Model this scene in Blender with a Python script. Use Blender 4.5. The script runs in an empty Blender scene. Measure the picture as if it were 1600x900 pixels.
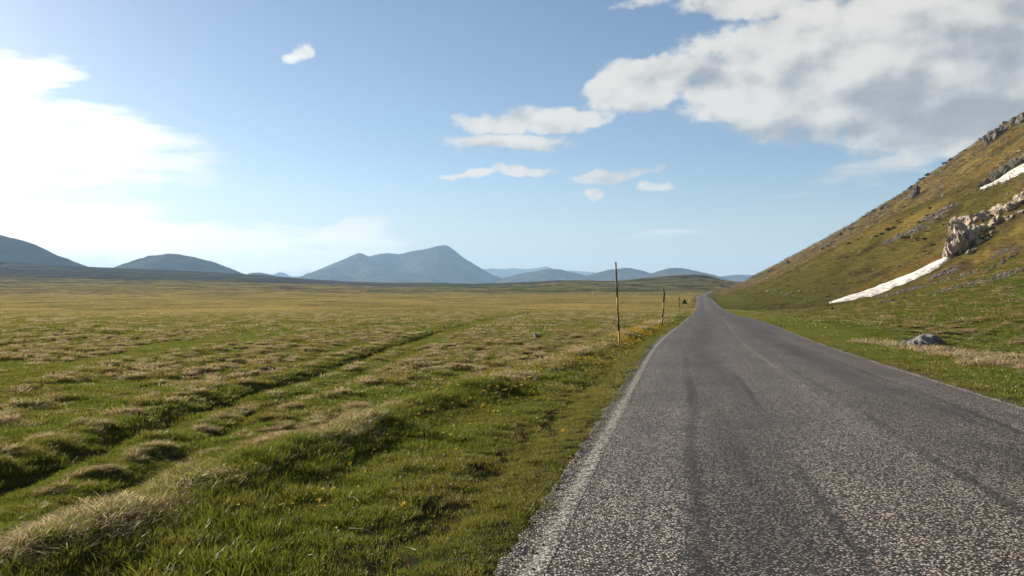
import bpy, bmesh, math, random
import numpy as np
from mathutils import Vector, Matrix, Quaternion
R = math.radians
rng = np.random.default_rng(7)
random.seed(7)
scn = bpy.context.scene
COL = scn.collection

# ---------------------------------------------------------------- camera
CAMZ = 1.6
FPX = 1200.0                                   # focal length in pixels of the 1600 px wide photograph
cam_d = bpy.data.cameras.new('camera')
cam_d.lens = 27.0; cam_d.sensor_width = 36.0
cam_d.clip_start = 0.05; cam_d.clip_end = 60000
cam = bpy.data.objects.new('camera', cam_d); COL.objects.link(cam)
cam.location = (0, 0, CAMZ); cam.rotation_euler = (R(90), 0, 0)
scn.camera = cam

# ---------------------------------------------------------------- render settings
scn.render.engine = 'CYCLES'
scn.cycles.use_denoising = True
try: scn.cycles.denoiser = 'OPENIMAGEDENOISE'
except Exception: pass
scn.cycles.max_bounces = 6
scn.cycles.diffuse_bounces = 2
scn.cycles.glossy_bounces = 2
scn.cycles.transmission_bounces = 3
scn.cycles.transparent_max_bounces = 8
scn.cycles.volume_bounces = 0
scn.cycles.sample_clamp_indirect = 6
scn.view_settings.view_transform = 'Standard'
scn.view_settings.look = 'None'
scn.view_settings.gamma = 1
scn.view_settings.use_curve_mapping = False
scn.view_settings.exposure = 1.3

SUN_AZ, SUN_EL = R(-50), R(18)                 # azimuth from the viewing direction, to the left
SUND = Vector((math.sin(SUN_AZ)*math.cos(SUN_EL), math.cos(SUN_AZ)*math.cos(SUN_EL), math.sin(SUN_EL)))

# ---------------------------------------------------------------- node helper
class NT:
    def __init__(s, nt): s.nt = nt
    def n(s, typ, ins=None, **props):
        nd = s.nt.nodes.new(typ)
        for k, v in props.items(): setattr(nd, k, v)
        if ins:
            for k, v in ins.items():
                sock = nd.inputs[k]
                if isinstance(v, bpy.types.NodeSocket): s.nt.links.new(v, sock)
                elif isinstance(v, bpy.types.Node): s.nt.links.new(v.outputs[0], sock)
                else: sock.default_value = v
        return nd
    def m(s, op, a, b=0.0, c=0.0, clamp=False):
        nd = s.n('ShaderNodeMath', {0: a, 1: b, 2: c}, operation=op); nd.use_clamp = clamp
        return nd.outputs[0]
    def sstep(s, x, lo, hi, a=0.0, b=1.0):
        nd = s.n('ShaderNodeMapRange', {0: x, 1: lo, 2: hi, 3: a, 4: b}, interpolation_type='SMOOTHSTEP')
        return nd.outputs[0]
    def mix(s, f, a, b, blend='MIX'):
        nd = s.nt.nodes.new('ShaderNodeMix'); nd.data_type = 'RGBA'; nd.blend_type = blend
        for sock, v in ((nd.inputs[0], f), (nd.inputs[6], a), (nd.inputs[7], b)):
            if isinstance(v, bpy.types.NodeSocket): s.nt.links.new(v, sock)
            elif isinstance(v, (int, float)): sock.default_value = v
            else: sock.default_value = (*v, 1.0) if len(v) == 3 else v
        return nd.outputs[2]
    def noise(s, vec, scale, detail=3, rough=.5, dist=0.0, out=0):
        nd = s.n('ShaderNodeTexNoise', {'Vector': vec, 'Scale': scale, 'Detail': detail, 'Roughness': rough, 'Distortion': dist})
        return nd.outputs[out]

# ---------------------------------------------------------------- world: Nishita sky and clouds fixed in the sky by azimuth / elevation
world = bpy.data.worlds.new('World'); scn.world = world; world.use_nodes = True
wn = NT(world.node_tree); world.node_tree.nodes.clear()
SKY_STRENGTH = 0.05
sky = wn.n('ShaderNodeTexSky', sky_type='NISHITA')
sky.sun_disc = False; sky.sun_elevation = SUN_EL; sky.sun_rotation = SUN_AZ
sky.altitude = 1400; sky.air_density = 1.0; sky.dust_density = 0.9; sky.ozone_density = 1.4
tc = wn.n('ShaderNodeTexCoord')
dirv = wn.n('ShaderNodeVectorMath', {0: tc.outputs['Generated']}, operation='NORMALIZE').outputs[0]
sep = wn.n('ShaderNodeSeparateXYZ', {0: dirv})
AZ = wn.m('ARCTAN2', sep.outputs[0], sep.outputs[1])
EL = wn.m('ARCSINE', sep.outputs[2])
def px_azel(px, py):
    t = (px-800)/FPX; v = (450-py)/FPX
    az = math.atan(t); return az, math.atan(v*math.cos(az))
aev = wn.n('ShaderNodeCombineXYZ', {0: AZ, 1: EL, 2: 0.0}).outputs[0]
warp = wn.n('ShaderNodeTexNoise', {'Vector': aev, 'Scale': 14.0, 'Detail': 5.0, 'Roughness': .55})
warpv = wn.n('ShaderNodeVectorMath', {0: warp.outputs['Color'], 1: (.5, .5, .5)}, operation='SUBTRACT').outputs[0]
warps = wn.n('ShaderNodeVectorMath', {0: warpv, 1: (.07, .042, 0)}, operation='MULTIPLY').outputs[0]
wv = wn.n('ShaderNodeVectorMath', {0: aev, 1: warps}, operation='ADD').outputs[0]
wsep = wn.n('ShaderNodeSeparateXYZ', {0: wv})
WAZ, WEL = wsep.outputs[0], wsep.outputs[1]
def blob(px, py, rx, ry, w=1.0, rot=0.0, src=None):
    """soft ellipse in the sky, radii in photograph pixels, rot in degrees (positive = rising to the right)"""
    a, e = px_azel(px, py); A, E = src or (WAZ, WEL)
    k = math.cos(a)**1.5
    dx = wn.m('SUBTRACT', A, a); dy = wn.m('SUBTRACT', E, e)
    c, s_ = math.cos(R(rot)), math.sin(R(rot))
    ux = wn.m('ADD', wn.m('MULTIPLY', dx, c), wn.m('MULTIPLY', dy, s_))
    uy = wn.m('SUBTRACT', wn.m('MULTIPLY', dy, c), wn.m('MULTIPLY', dx, s_))
    ux = wn.m('MULTIPLY', ux, FPX/(rx*k)); uy = wn.m('MULTIPLY', uy, FPX/(ry*math.cos(a)))
    q = wn.m('ADD', wn.m('MULTIPLY', ux, ux), wn.m('MULTIPLY', uy, uy))
    f = wn.m('SUBTRACT', 1.0, wn.m('MULTIPLY', q, .5))
    return wn.m('MULTIPLY', wn.m('MAXIMUM', f, 0.0), w)
def union(bl):
    acc = bl[0]
    for b in bl[1:]: acc = wn.m('MAXIMUM', acc, b)
    return acc
cum_noise = wn.noise(wn.n('ShaderNodeVectorMath', {0: aev, 1: (1, 1.5, 1)}, operation='MULTIPLY').outputs[0], 17, 12, .64)
off_v = wn.n('ShaderNodeVectorMath', {0: aev, 1: (-.016, .022, 0)}, operation='ADD').outputs[0]
cum_noise2 = wn.noise(wn.n('ShaderNodeVectorMath', {0: off_v, 1: (1, 1.5, 1)}, operation='MULTIPLY').outputs[0], 17, 5, .5)
cum_noise1 = wn.noise(wn.n('ShaderNodeVectorMath', {0: aev, 1: (1, 1.5, 1)}, operation='MULTIPLY').outputs[0], 17, 5, .5)
strk_noise = wn.noise(wn.n('ShaderNodeVectorMath', {0: aev, 1: (1, 6, 1)}, operation='MULTIPLY').outputs[0], 7, 7, .55)
# cumulus layer
cum = union([blob(1420, 90, 330, 105, 1.25), blob(1560, 150, 260, 80, 1.2), blob(1500, 20, 260, 60, 1.15), blob(1250, 160, 130, 50, 1.0, 4),
             blob(1060, 112, 110, 24, 1.0, -4), blob(985, 140, 70, 34, 1.0), blob(1200, 130, 150, 42, .9), blob(1175, 4, 120, 20, .8, -3), blob(1010, 2, 60, 12, .55),
             blob(790, 188, 70, 19, .9), blob(885, 185, 82, 18, .82, 6), blob(795, 221, 100, 14, .85), blob(465, 79, 18, 15, .75),
             blob(820, 268, 56, 9, .85), blob(735, 273, 42, 6, .7), blob(960, 272, 62, 11, .85, 3), blob(928, 301, 20, 11, .8), blob(1018, 293, 26, 9, .6),
             blob(555, 309, 20, 5, .4), blob(622, 290, 13, 7, .4)])
far_field = wn.m('MULTIPLY', wn.sstep(wn.noise(wn.n('ShaderNodeVectorMath', {0: dirv, 1: (1, 1, 2.2)}, operation='MULTIPLY').outputs[0], 2.6, 5, .55), .47, .72),
                 wn.m('MAXIMUM', wn.sstep(wn.m('ABSOLUTE', AZ), .66, .9), wn.sstep(EL, .40, .58)))
cumd = wn.m('ADD', wn.m('MAXIMUM', cum, far_field), wn.m('MULTIPLY', wn.m('SUBTRACT', cum_noise, .5), 1.5))
cum_mask = wn.m('MULTIPLY', wn.sstep(cumd, .27, .66), wn.sstep(wn.m('MAXIMUM', cum, far_field), .02, .22))
# thin stratus layer
stra = union([blob(40, 225, 250, 72, 1.15), blob(30, 118, 95, 40, .9), blob(190, 264, 150, 26, .9), blob(250, 374, 340, 30, 1.2), blob(420, 402, 220, 26, 1.15), blob(525, 368, 80, 18, 1.1, 14), blob(110, 335, 170, 34, .9),
              blob(1370, 262, 95, 21, .85, 6), blob(1000, 368, 150, 7, .4), blob(560, 360, 60, 12, .5), blob(1060, 215, 45, 13, .42), blob(1230, 303, 45, 4, .4), blob(740, 371, 45, 5, .4),
              blob(1540, 215, 120, 40, .7)])
strd = wn.m('ADD', stra, wn.m('MULTIPLY', wn.m('SUBTRACT', strk_noise, .5), 2.6))
str_mask = wn.m('MULTIPLY', wn.m('MULTIPLY', wn.sstep(strd, .22, .95), wn.sstep(stra, .02, .5)), .8)
# light on the clouds: brighter towards the sun, greyer undersides
sdot = wn.n('ShaderNodeVectorMath', {0: dirv, 1: SUND}, operation='DOT_PRODUCT').outputs['Value']
sang = wn.m('ARCCOSINE', sdot)
glow = wn.m('EXPONENT', wn.m('MULTIPLY', wn.m('POWER', wn.m('DIVIDE', sang, .42), 2.0), -1.0))
under = union([blob(1510, 170, 190, 60, 1.1), blob(1570, 60, 130, 60, .7), blob(1330, 200, 150, 18, .9), blob(1120, 128, 60, 12, .7), blob(800, 235, 90, 10, .6), blob(1260, 115, 60, 24, .4)])
relief = wn.m('MULTIPLY', wn.m('SUBTRACT', cum_noise2, cum_noise1), 1.7)
shade_n = wn.m('ADD', wn.m('ADD', wn.m('MULTIPLY', wn.m('SUBTRACT', cum_noise, .47), .7), relief), wn.m('ADD', .12, wn.m('MULTIPLY', under, .55)))
shade = wn.sstep(shade_n, -.05, .85)
ccol = wn.mix(shade, (.345, .328, .300), (.150, .158, .165))
ccol = wn.mix(glow, ccol, (1.0, .96, .9))
scol = wn.mix(glow, (.30, .288, .264), (1.0, .96, .9))
skyc = wn.n('ShaderNodeVectorMath', {0: sky.outputs[0], 'Scale': SKY_STRENGTH}, operation='SCALE').outputs[0]
skyc = wn.mix(wn.sstep(EL, .15, -.01, 0, .6), skyc, wn.mix(glow, (.275, .255, .215), (.65, .62, .58)))
scol = wn.n('ShaderNodeVectorMath', {0: scol, 'Scale': wn.sstep(EL, .13, .02, 1.0, 1.75)}, operation='SCALE').outputs[0]
c1 = wn.mix(str_mask, skyc, scol)
c2 = wn.mix(wn.m('MULTIPLY', cum_mask, .93), c1, ccol)
bg = wn.n('ShaderNodeBackground', {0: c2, 1: 1.0})
wn.n('ShaderNodeOutputWorld', {0: bg})
try: world.cycles.sampling_method = 'MANUAL'; world.cycles.sample_map_resolution = 1024
except Exception: pass

# ---------------------------------------------------------------- sun
sun_d = bpy.data.lights.new('sun', 'SUN'); sun_d.energy = 5.0; sun_d.angle = R(1.2); sun_d.color = (1.0, .90, .73)
sun = bpy.data.objects.new('sun', sun_d); COL.objects.link(sun)
sun.rotation_euler = SUND.to_track_quat('Z', 'Y').to_euler(); sun.location = (-60, 50, 40)

# ---------------------------------------------------------------- noise and interpolation
def _h(xi, yi, seed):
    h = (xi.astype(np.int64)*374761393 + yi.astype(np.int64)*668265263 + seed*144269504) & 0xffffffff
    h = ((h ^ (h >> 13))*1274126177) & 0xffffffff
    h = ((h ^ (h >> 15))*2246822519) & 0xffffffff
    return (h ^ (h >> 16)).astype(np.float64)*(2*math.pi/4294967296.0)
def pn(x, y, seed=0):
    x = np.asarray(x, float); y = np.asarray(y, float)
    xi = np.floor(x); yi = np.floor(y); fx = x-xi; fy = y-yi
    u = fx*fx*fx*(fx*(fx*6-15)+10); v = fy*fy*fy*(fy*(fy*6-15)+10)
    def g(ox, oy):
        a = _h(xi+ox, yi+oy, seed); return np.cos(a)*(fx-ox)+np.sin(a)*(fy-oy)
    a = g(0, 0); b = g(1, 0); c = g(0, 1); d = g(1, 1)
    return (a+(b-a)*u + ((c+(d-c)*u)-(a+(b-a)*u))*v)*1.5
def fbm(x, y, octv=3, seed=0, gain=.5):
    t = 0; a = 1; s = 0
    for i in range(octv):
        t = t + a*pn(x*2**i+17.3*i, y*2**i-9.1*i, seed+i*13); s += a; a *= gain
    return t/s
def ss(a, b, x):
    t = np.clip((np.asarray(x, float)-a)/(b-a), 0, 1); return t*t*(3-2*t)
def spline(pts):
    xs = np.array([p[0] for p in pts], float); ys = np.array([p[1] for p in pts], float)
    d = np.diff(ys)/np.diff(xs); m = np.empty_like(ys); m[0] = d[0]; m[-1] = d[-1]
    w1 = np.diff(xs)[1:]; w0 = np.diff(xs)[:-1]
    m[1:-1] = (d[:-1]*w1 + d[1:]*w0)/(w0+w1)
    def f(x):
        x = np.asarray(x, float); i = np.clip(np.searchsorted(xs, x)-1, 0, len(xs)-2)
        h = xs[i+1]-xs[i]; t = np.clip((x-xs[i])/h, 0, 1)
        y = (2*t**3-3*t**2+1)*ys[i]+(t**3-2*t**2+t)*h*m[i]+(-2*t**3+3*t**2)*ys[i+1]+(t**3-t**2)*h*m[i+1]
        return y + np.where(x < xs[0], (x-xs[0])*m[0], 0) + np.where(x > xs[-1], (x-xs[-1])*m[-1], 0)
    return f
XC = spline([(-40, -6.5), (0, 2.13), (12, 4.73), (25, 7.6), (52, 14.5), (141, 36.3), (280, 70.5), (416, 103), (560, 139), (750, 192), (900, 240), (1000, 282), (1100, 345), (1200, 430)])
ZR = spline([(-60, 1.0), (0, 0), (12, -.2), (52, -.87), (141, -2.45), (250, -3.5), (416, -3.95), (750, -3.4), (950, -3.0), (1500, -3.0), (20000, -3.0)])
XP = spline([(0, -5.2), (8, -5.4), (14, -5.8), (21, -5.4), (31, -5.3), (56, -4.4), (90, -2.2), (126, 1.0), (200, 9)])
XG = spline([(10, -11.5), (19, -12.9), (28, -14), (36, -15), (46, -15.5), (80, -16)])
PROF = spline([(0, 0), (7, 0), (9, .12), (14, .75), (20, 1.5), (32, 4.0), (41, 6.5), (47, 8.8), (58, 15), (71, 24), (100, 44), (140, 74), (190, 112), (240, 134), (320, 150), (500, 165), (1500, 170)])
KS = spline([(0, 1.0), (446, 1.0), (526, .96), (608, .915), (720, .857), (882, .79), (1139, .66), (1733, .42), (2500, .1), (20000, .1)])
HPX = spline([(-2.5, 60), (-.667, 42), (-.56, 34), (-.458, 29), (-.333, 21), (-.2, 10), (-.1, 8.5), (0, 8.5), (.05, 12), (.085, 14), (.125, 12), (.167, 15), (.215, 18), (.25, 20), (.285, 11), (.35, 8), (1, 8), (2.5, 8)])
def uroad(x, y):
    y = np.asarray(y, float); e = .5
    k = (XC(y+e)-XC(y-e))/(2*e)
    return (x-XC(y))/np.sqrt(1+k*k)
def uhill(x, y): return (x-(2.13+.245*y))*.971
def Hbase(x, y):
    """large shape of the land"""
    x = np.asarray(x, float); y = np.asarray(y, float)
    z = ZR(y); Y = np.maximum(y, 1.0); t = np.clip(x/Y, -2.5, 2.5)
    Yr = 2200-800*ss(-.15, .1, t)
    Y0 = 620+250*ss(-.3, .0, t)
    a = np.clip((y-Y0)/(Yr-Y0), 0, 1)**1.45
    fall = 1-.9*ss(0, 1, (y-Yr)/5200)
    far = (HPX(t)/FPX*Yr+4.6)*a*fall
    roll = ss(500, 1000, y)*(8.0*fbm(x/190, y/120, 4, 31)-1.0*ss(900, 1400, y))*(1-.6*ss(1500, 2400, y))
    z = z + far + roll*(.35+.65*ss(-.35, 0, t))
    uh = uhill(x, y); ur = uroad(x, y)
    hill = PROF(np.maximum(uh, 0))*KS(y)*ss(6, 40, ur+18)
    # rounded green shoulder beyond the snow gully, the gully itself
    hill = hill + 10.5*np.exp(-(((x-116)/30)**2+((y-252)/np.where(y < 252, 40, 55))**2)) + 5*np.exp(-(((x-140)/40)**2+((y-330)/70)**2))
    gx, gy = x-79, y-162
    along = gx*.55-gy*.45; across = gx*.63+gy*.77
    hill = hill - 4.2*np.exp(-(across/12)**2)*ss(-26, -2, along)*ss(70, 25, along)
    # near spur
    hill = hill + 2.3*np.exp(-(((x-60)/15)**2+((y-84)/17)**2))-1.0*np.exp(-(((x-40)/12)**2+((y-92)/24)**2))-1.9*np.exp(-(((x-61)/13)**2+((y-141)/26)**2))
    amp = ss(10, 60, uh)*ss(0, 60, y)
    hill = hill + amp*(3.0*fbm(uh/70, y/38, 3, 5)+3.0*(.5-np.abs(fbm(uh/60, y/17, 3, 8)))+.5*fbm(uh/12, y/6, 3, 9))*(.45+.55*ss(50, 140, uh))
    return z+hill
UB = spline([(-30, -5.95), (0, -5.95), (7, -5.9), (12, -5.6), (17, -5.15), (29, -4.7), (60, -4.6), (200, -4.6), (3000, -4.6)])
def fieldmask(ur, y): d = ur-UB(y); return ss(.05, -1.2, d)
def hummock(x, y):
    wx = x+.5*fbm(x/1.7, y/1.7, 2, 71); wy = y+.5*fbm(x/1.7, y/1.7, 2, 72)
    n = fbm(wx/.50, wy/.62, 3, 21)
    row = np.sin(2*math.pi*(x-XP(np.clip(y, 0, 120))-1.9+.9*fbm(x/3, y/6, 2, 26))/2.9)
    cl = ss(-.32, .18, fbm(x/3.0, y/6.5, 2, 23)+.13+.26*row)
    return ss(.02, .40, n)*cl
def corridors(x, y):
    """1 along the wheel tracks across the field"""
    w = 1+y/120
    c1 = np.exp(-((x-XP(y)-.12*pn(y/2.3, 0*y, 24))/(.27*w))**2); c2 = np.exp(-((x-XP(y)-1.25)/(.30*w))**2)
    c3 = np.exp(-((x-XG(y))/1.1)**2)*ss(8, 14, y)*ss(75, 45, y)
    f = ss(230, 120, y)*ss(-2, 2, y)
    return c1*f, c2*f, c3
def micro(x, y):
    ur = uroad(x, y); fm = fieldmask(ur, y); r = np.hypot(x, y)
    near = ss(220, 70, r)
    z = -.42*ss(.2, -2.2, ur-UB(y))
    z = z + .19*np.exp(-((ur-UB(y)+.25*pn(y/3.1, 0*y, 3))/.5)**2)*(.75+.6*pn(x/1.3, y/1.3, 4))*near
    c1, c2, c3 = corridors(x, y)
    off = np.clip(1-1.5*c1**.25-c2-1.1*c3, 0, 1)
    z = z + fm*near*((.11+.06*ss(10, 25, r))*hummock(x, y)*off + .05*fbm(x/.5, y/.5, 2, 41) + .07*fbm(x/4.2, y/4.2, 2, 43))
    rag = 1+.35*pn(y/1.2, x/2, 44)
    z = z - fm*((.13+.06*ss(10, 25, r))*c1*rag+.08*c2*rag*ss(45, 20, y)) + fm*.07*near*np.exp(-((x-XP(y)+.62)/.3)**2)*(.7+.6*pn(x/.7, y/.9, 25))
    # verge: shallow ruts, lumps
    vg = ss(3.15, 3.7, -ur)*(1-fm)
    z = z + vg*near*(.045*fbm(x/.45, y/.6, 3, 51)-.075*np.exp(-((ur+3.75+.12*pn(y/2, 0*y, 52))/.24)**2)*(.8+.7*pn(x, y/1.5, 53)))
    vr = ss(3.2, 3.9, ur)
    z = z + vr*near*(.04*fbm(x/.6, y/.6, 3, 55)) 
    bank = ss(6.2, 8.5, ur)
    hm = ss(.0, .5, fbm(x/1.5, y/1.0, 3, 61))
    z = z + bank*ss(160, 60, r)*(.17*hm+.05*fbm(x/.5, y/.5, 2, 62)) + .12*near*np.exp(-((ur-6.9)/.7)**2)*(.6+1.0*pn(x/1.4, y/1.4, 63))
    z = z + bank*ss(40, 160, r)*(.45*fbm(x/7, y/5, 3, 65)+.16*np.abs(fbm(x/2.2, y/2.2, 2, 67))*ss(500, 250, r))
    # the bed under the road
    bed = ss(3.3, 2.9, np.abs(ur)+.16*fbm(x/.5, y/.5, 2, 66)*near)
    z = z*(1-bed)-(.05+.0009*np.maximum(y, 0))*bed + .012*(1-bed)*ss(4.2, 3.3, np.abs(ur))
    return z
def H(x, y): return Hbase(x, y)+micro(x, y)
_Y = np.geomspace(2.5, 4200, 3200)
def at(px, py, ymin=2.5):
    """point of the land seen at a pixel of the photograph"""
    X = (px-800)/FPX*_Y; Z = CAMZ+(450-py)/FPX*_Y
    d = Z-H(X, _Y); k = np.nonzero((d[1:] < 0) & (d[:-1] >= 0) & (_Y[1:] > ymin))[0]+1
    if len(k) == 0: i = int(np.argmin(d/_Y)); return Vector((X[i], _Y[i], float(H(X[i:i+1], _Y[i:i+1])[0])))
    i = k[0]; f = d[i-1]/(d[i-1]-d[i]) if i else 0
    Yv = _Y[i-1]+(_Y[i]-_Y[i-1])*f if i else _Y[0]
    x = (px-800)/FPX*Yv
    return Vector((x, Yv, float(H(np.array([x]), np.array([Yv]))[0])))
def hz(x, y): return float(H(np.array([float(x)]), np.array([float(y)]))[0])

# ---------------------------------------------------------------- object helpers
ORD = 'first second third fourth fifth sixth seventh eighth ninth tenth eleventh twelfth thirteenth fourteenth fifteenth sixteenth seventeenth eighteenth nineteenth twentieth'.split()
ORD += ['twenty '+o for o in ORD[:9]]+['thirtieth']+['thirty '+o for o in ORD[:9]]
def tag(o, label=None, cat=None, group=None, kind=None):
    if label: o['label'] = label
    if cat: o['category'] = cat
    if group: o['group'] = group
    if kind: o['kind'] = kind
    return o
def link(name, me, mat=None, parent=None):
    o = bpy.data.objects.new(name, me); COL.objects.link(o)
    if mat: me.materials.clear(); me.materials.append(mat)
    if parent: o.parent = parent
    return o
def empty(name, loc):
    o = bpy.data.objects.new(name, None); COL.objects.link(o); o.location = loc; o.empty_display_size = .2
    return o
def mesh_np(name, V, F, smooth=True):
    """V (n,3), F (m,k) arrays"""
    me = bpy.data.meshes.new(name); V = np.asarray(V, np.float32); F = np.asarray(F, np.int32)
    me.vertices.add(len(V)); me.vertices.foreach_set('co', V.ravel())
    k = F.shape[1]
    me.loops.add(F.size); me.loops.foreach_set('vertex_index', F.ravel())
    me.polygons.add(len(F)); me.polygons.foreach_set('loop_start', np.arange(0, F.size, k, dtype=np.int32))
    me.polygons.foreach_set('use_smooth', np.full(len(F), smooth))
    me.update(calc_edges=True); return me
def setcol(me, name, C):
    a = me.color_attributes.new(name, 'FLOAT_COLOR', 'POINT')
    a.data.foreach_set('color', np.hstack([C, np.ones((len(C), 1))]).astype(np.float32).ravel())
def material(name):
    m = bpy.data.materials.new(name); m.use_nodes = True; m.node_tree.nodes.clear(); return m, NT(m.node_tree)
def finish(t, shader): t.n('ShaderNodeOutputMaterial', {0: shader})
def principled(t, col, rough=.9, bump=None, spec=.2, **kw):
    ins = {'Base Color': col if isinstance(col, bpy.types.NodeSocket) else (*col, 1), 'Roughness': rough, 'Specular IOR Level': spec}
    if bump is not None: ins['Normal'] = bump
    p = t.n('ShaderNodeBsdfPrincipled', ins); finish(t, p.outputs[0]); return p

# ---------------------------------------------------------------- patches on the hill, traced as lines on the land
SCREE = [([(1384, 462), (1425, 452), (1465, 443), (1500, 433), (1530, 424)], 2.2), ([(1478, 452), (1530, 440), (1570, 430), (1600, 421)], 1.5), ([(1460, 432), (1485, 424)], 1.6),
         ([(1286, 385), (1310, 368), (1340, 349)], 4), ([(1440, 345), (1470, 330), (1490, 320)], 1.4), ([(1560, 400), (1600, 384)], 2.5),
         ([(1385, 378), (1420, 364), (1440, 356)], 2), ([(1455, 345), (1475, 334)], 1.5)]
HEATH = [([(1350, 455), (1390, 432), (1440, 414)], 5), ([(1500, 440), (1560, 420), (1600, 404)], 3.0), ([(1560, 398), (1600, 378)], 3)]
def world_lines(L): return [([at(*p) for p in pts], w) for pts, w in L]
SCREE_W = world_lines(SCREE); HEATH_W = world_lines(HEATH)
def line_mask(x, y, L, seed):
    m = np.zeros_like(x)
    wob = 1+.9*fbm(x/3.5, y/3.5, 3, seed)
    for pts, w in L:
        for p, q in zip(pts[:-1], pts[1:]):
            d = q-p; l2 = d.x**2+d.y**2+1e-6
            t = np.clip(((x-p.x)*d.x+(y-p.y)*d.y)/l2, 0, 1)
            D = np.hypot(x-p.x-t*d.x, y-p.y-t*d.y)
            m = np.maximum(m, ss(1.15, .55, D/(w*np.maximum(wob, .2))))
    return m

# ---------------------------------------------------------------- ground sheet (polar grid, one land surface: plain and hillside)
GREEN = np.array([.066, .085, .016]); GREEND = np.array([.040, .058, .013]); STRAW = np.array([.27, .20, .095]); GOLD = np.array([.225, .172, .056])
SOIL = np.array([.050, .034, .024]); GREY = np.array([.20, .185, .175]); OLIVE = np.array([.150, .120, .038]); OLIVED = np.array([.068, .064, .022])
ORANGE = np.array([.215, .108, .034]); BROWN = np.array([.10, .062, .033])
def lerp(a, b, t): return a+(b-a)*t[..., None]
def land_colour(x, y):
    ur = uroad(x, y); uh = uhill(x, y); r = np.hypot(x, y); fm = fieldmask(ur, y)
    n1 = fbm(x/9, y/14, 3, 81); n2 = fbm(x/1.6, y/1.6, 3, 82); n3 = fbm(x/60, y/45, 3, 83)
    C = lerp(GREEN, GREEND, ss(-.35, .35, n1+.5*n2))
    c1, c2, c3 = corridors(x, y)
    hum = hummock(x, y)*np.clip(1-1.5*c1**.25-c2-1.1*c3, 0, 1)
    st = fm*np.clip(.8*hum*ss(-.35, .2, n2)+.10+.25*ss(.0, .5, n1), 0, 1)*ss(250, 60, r)
    # golden plain further out, green belt before it, green fields right of centre
    far = fm*ss(110, 240, r+70*n3+35*n1)
    left = ss(.05, -.5, x/np.maximum(y, 1))
    far = np.maximum(far, fm*left*.55*ss(35, 90, r))
    C = lerp(C, STRAW, st*(1-far))
    gold = lerp(GOLD, np.array([.125, .120, .036]), ss(-.1, .5, n1+.6*n3))
    sk = fbm(x/45, y/55, 4, 131)+.5*fbm(x/12, y/22, 3, 132)
    gold = lerp(gold, np.array([.090, .098, .030]), .85*ss(.02, .42, sk)); gold = lerp(gold, np.array([.085, .066, .036]), .7*ss(.15, .5, fbm(x/70, y/90, 4, 133)))
    gold = lerp(gold, np.array([.225, .178, .068]), .6*ss(.1, .45, fbm(x/50, y/60, 4, 134)))
    C = lerp(C, gold, np.clip(far*(1-.25*hum), 0, 1)*(1-.65*c1))
    # far fan on the left is stone grey, its colour darkened to stand in for cloud shade; rolling hills right of centre are green and brown
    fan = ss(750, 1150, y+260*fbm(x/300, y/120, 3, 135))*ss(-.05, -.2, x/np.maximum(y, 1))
    stony_shaded = lerp(np.array([.078, .070, .064]), np.array([.150, .128, .052]), ss(-.05, .3, fbm(x/60, y/110, 4, 85)+.25*ss(1500, 900, y)))
    C = lerp(C, stony_shaded, fan)
    rolls = ss(700, 900, y)*(1-fan)*ss(-.35, -.1, x/np.maximum(y, 1))
    rc = lerp(np.array([.070, .085, .028]), np.array([.055, .042, .032]), ss(.0, .2, fbm(x/75, y/90, 4, 86)))
    rc = lerp(rc, np.array([.16, .13, .05]), ss(.1, .35, fbm(x/60, y/70, 3, 87))*.7)
    C = lerp(C, rc, rolls)
    # soil in the wheel tracks and bare places on the verge
    soil = fm*(c1*ss(90, 45, y)*ss(-.8, -.1, n2+.25) + .7*c2*ss(26, 10, y)*ss(-.2, .3, n2))
    vg = ss(3.15, 3.6, -ur)*(1-fm)
    rut = np.exp(-((ur+3.75)/.34)**2)*ss(40, 12, y)
    soil = soil + vg*np.clip(rut*ss(.08, .4, fbm(x/.35, y/.5, 3, 88))+.35*ss(.3, .5, fbm(x/.35, y/.45, 3, 89))*ss(22, 8, y), 0, 1)
    soil = soil+vg*np.exp(-((ur+3.95)/.7)**2)*.85*ss(-.02, .26, fbm(x/.2, y/.28, 3, 117))*ss(26, 10, y)
    soil = np.maximum(soil, ss(3.5, 3.25, np.abs(ur)))
    C = lerp(C, SOIL, np.clip(soil, 0, 1))
    C = lerp(C, np.array([.125, .115, .036]), .8*ss(110, 200, r)*ss(3.2, 3.8, np.abs(ur))*ss(12, 7, np.abs(ur)))
    berm = np.exp(-((ur-UB(y))/.6)**2)*ss(160, 80, r)*ss(-.3, .25, n2+.1)
    C = lerp(C, STRAW, .75*np.clip(berm, 0, 1))
    # right bank: green with brown tussocks, then the hill
    bank = ss(6.4, 9, ur)
    bt = bank*ss(.02, .42, fbm(x/1.5, y/1.0, 3, 61)+.08)
    C = lerp(C, np.array([.170, .115, .055]), .8*np.clip(bt, 0, 1)*ss(230, 120, r))
    C = lerp(C, STRAW, .35*np.exp(-((ur-6.9)/.7)**2)*ss(.1, .4, n2)*ss(140, 70, r))
    hill = ss(24, 46, uh+5*fbm(x/12, y/12, 3, 90))*ss(55, 105, y+10*n1)
    hill = np.maximum(hill, ss(9, 14, uh)*ss(240, 330, y))
    C = lerp(C, np.array([.110, .096, .030]), .7*ss(6.5, 9, ur)*ss(110, 170, y)*ss(-.5, .2, n1+.3))
    h1 = fbm(uh/45, y/20, 4, 91); h2 = fbm(uh/9, y/6, 4, 92)
    hc = lerp(OLIVE, OLIVED, ss(-.25, .45, h1+.55*h2))
    hc = lerp(hc, BROWN, .8*ss(.02, .42, fbm(uh/26, y/15, 4, 93)+.4*h2))
    hc = lerp(hc, GREY*.85, .75*ss(.16, .42, fbm(uh/30, y/9, 4, 94)+.25*h2)*ss(60, 110, uh))
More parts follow.
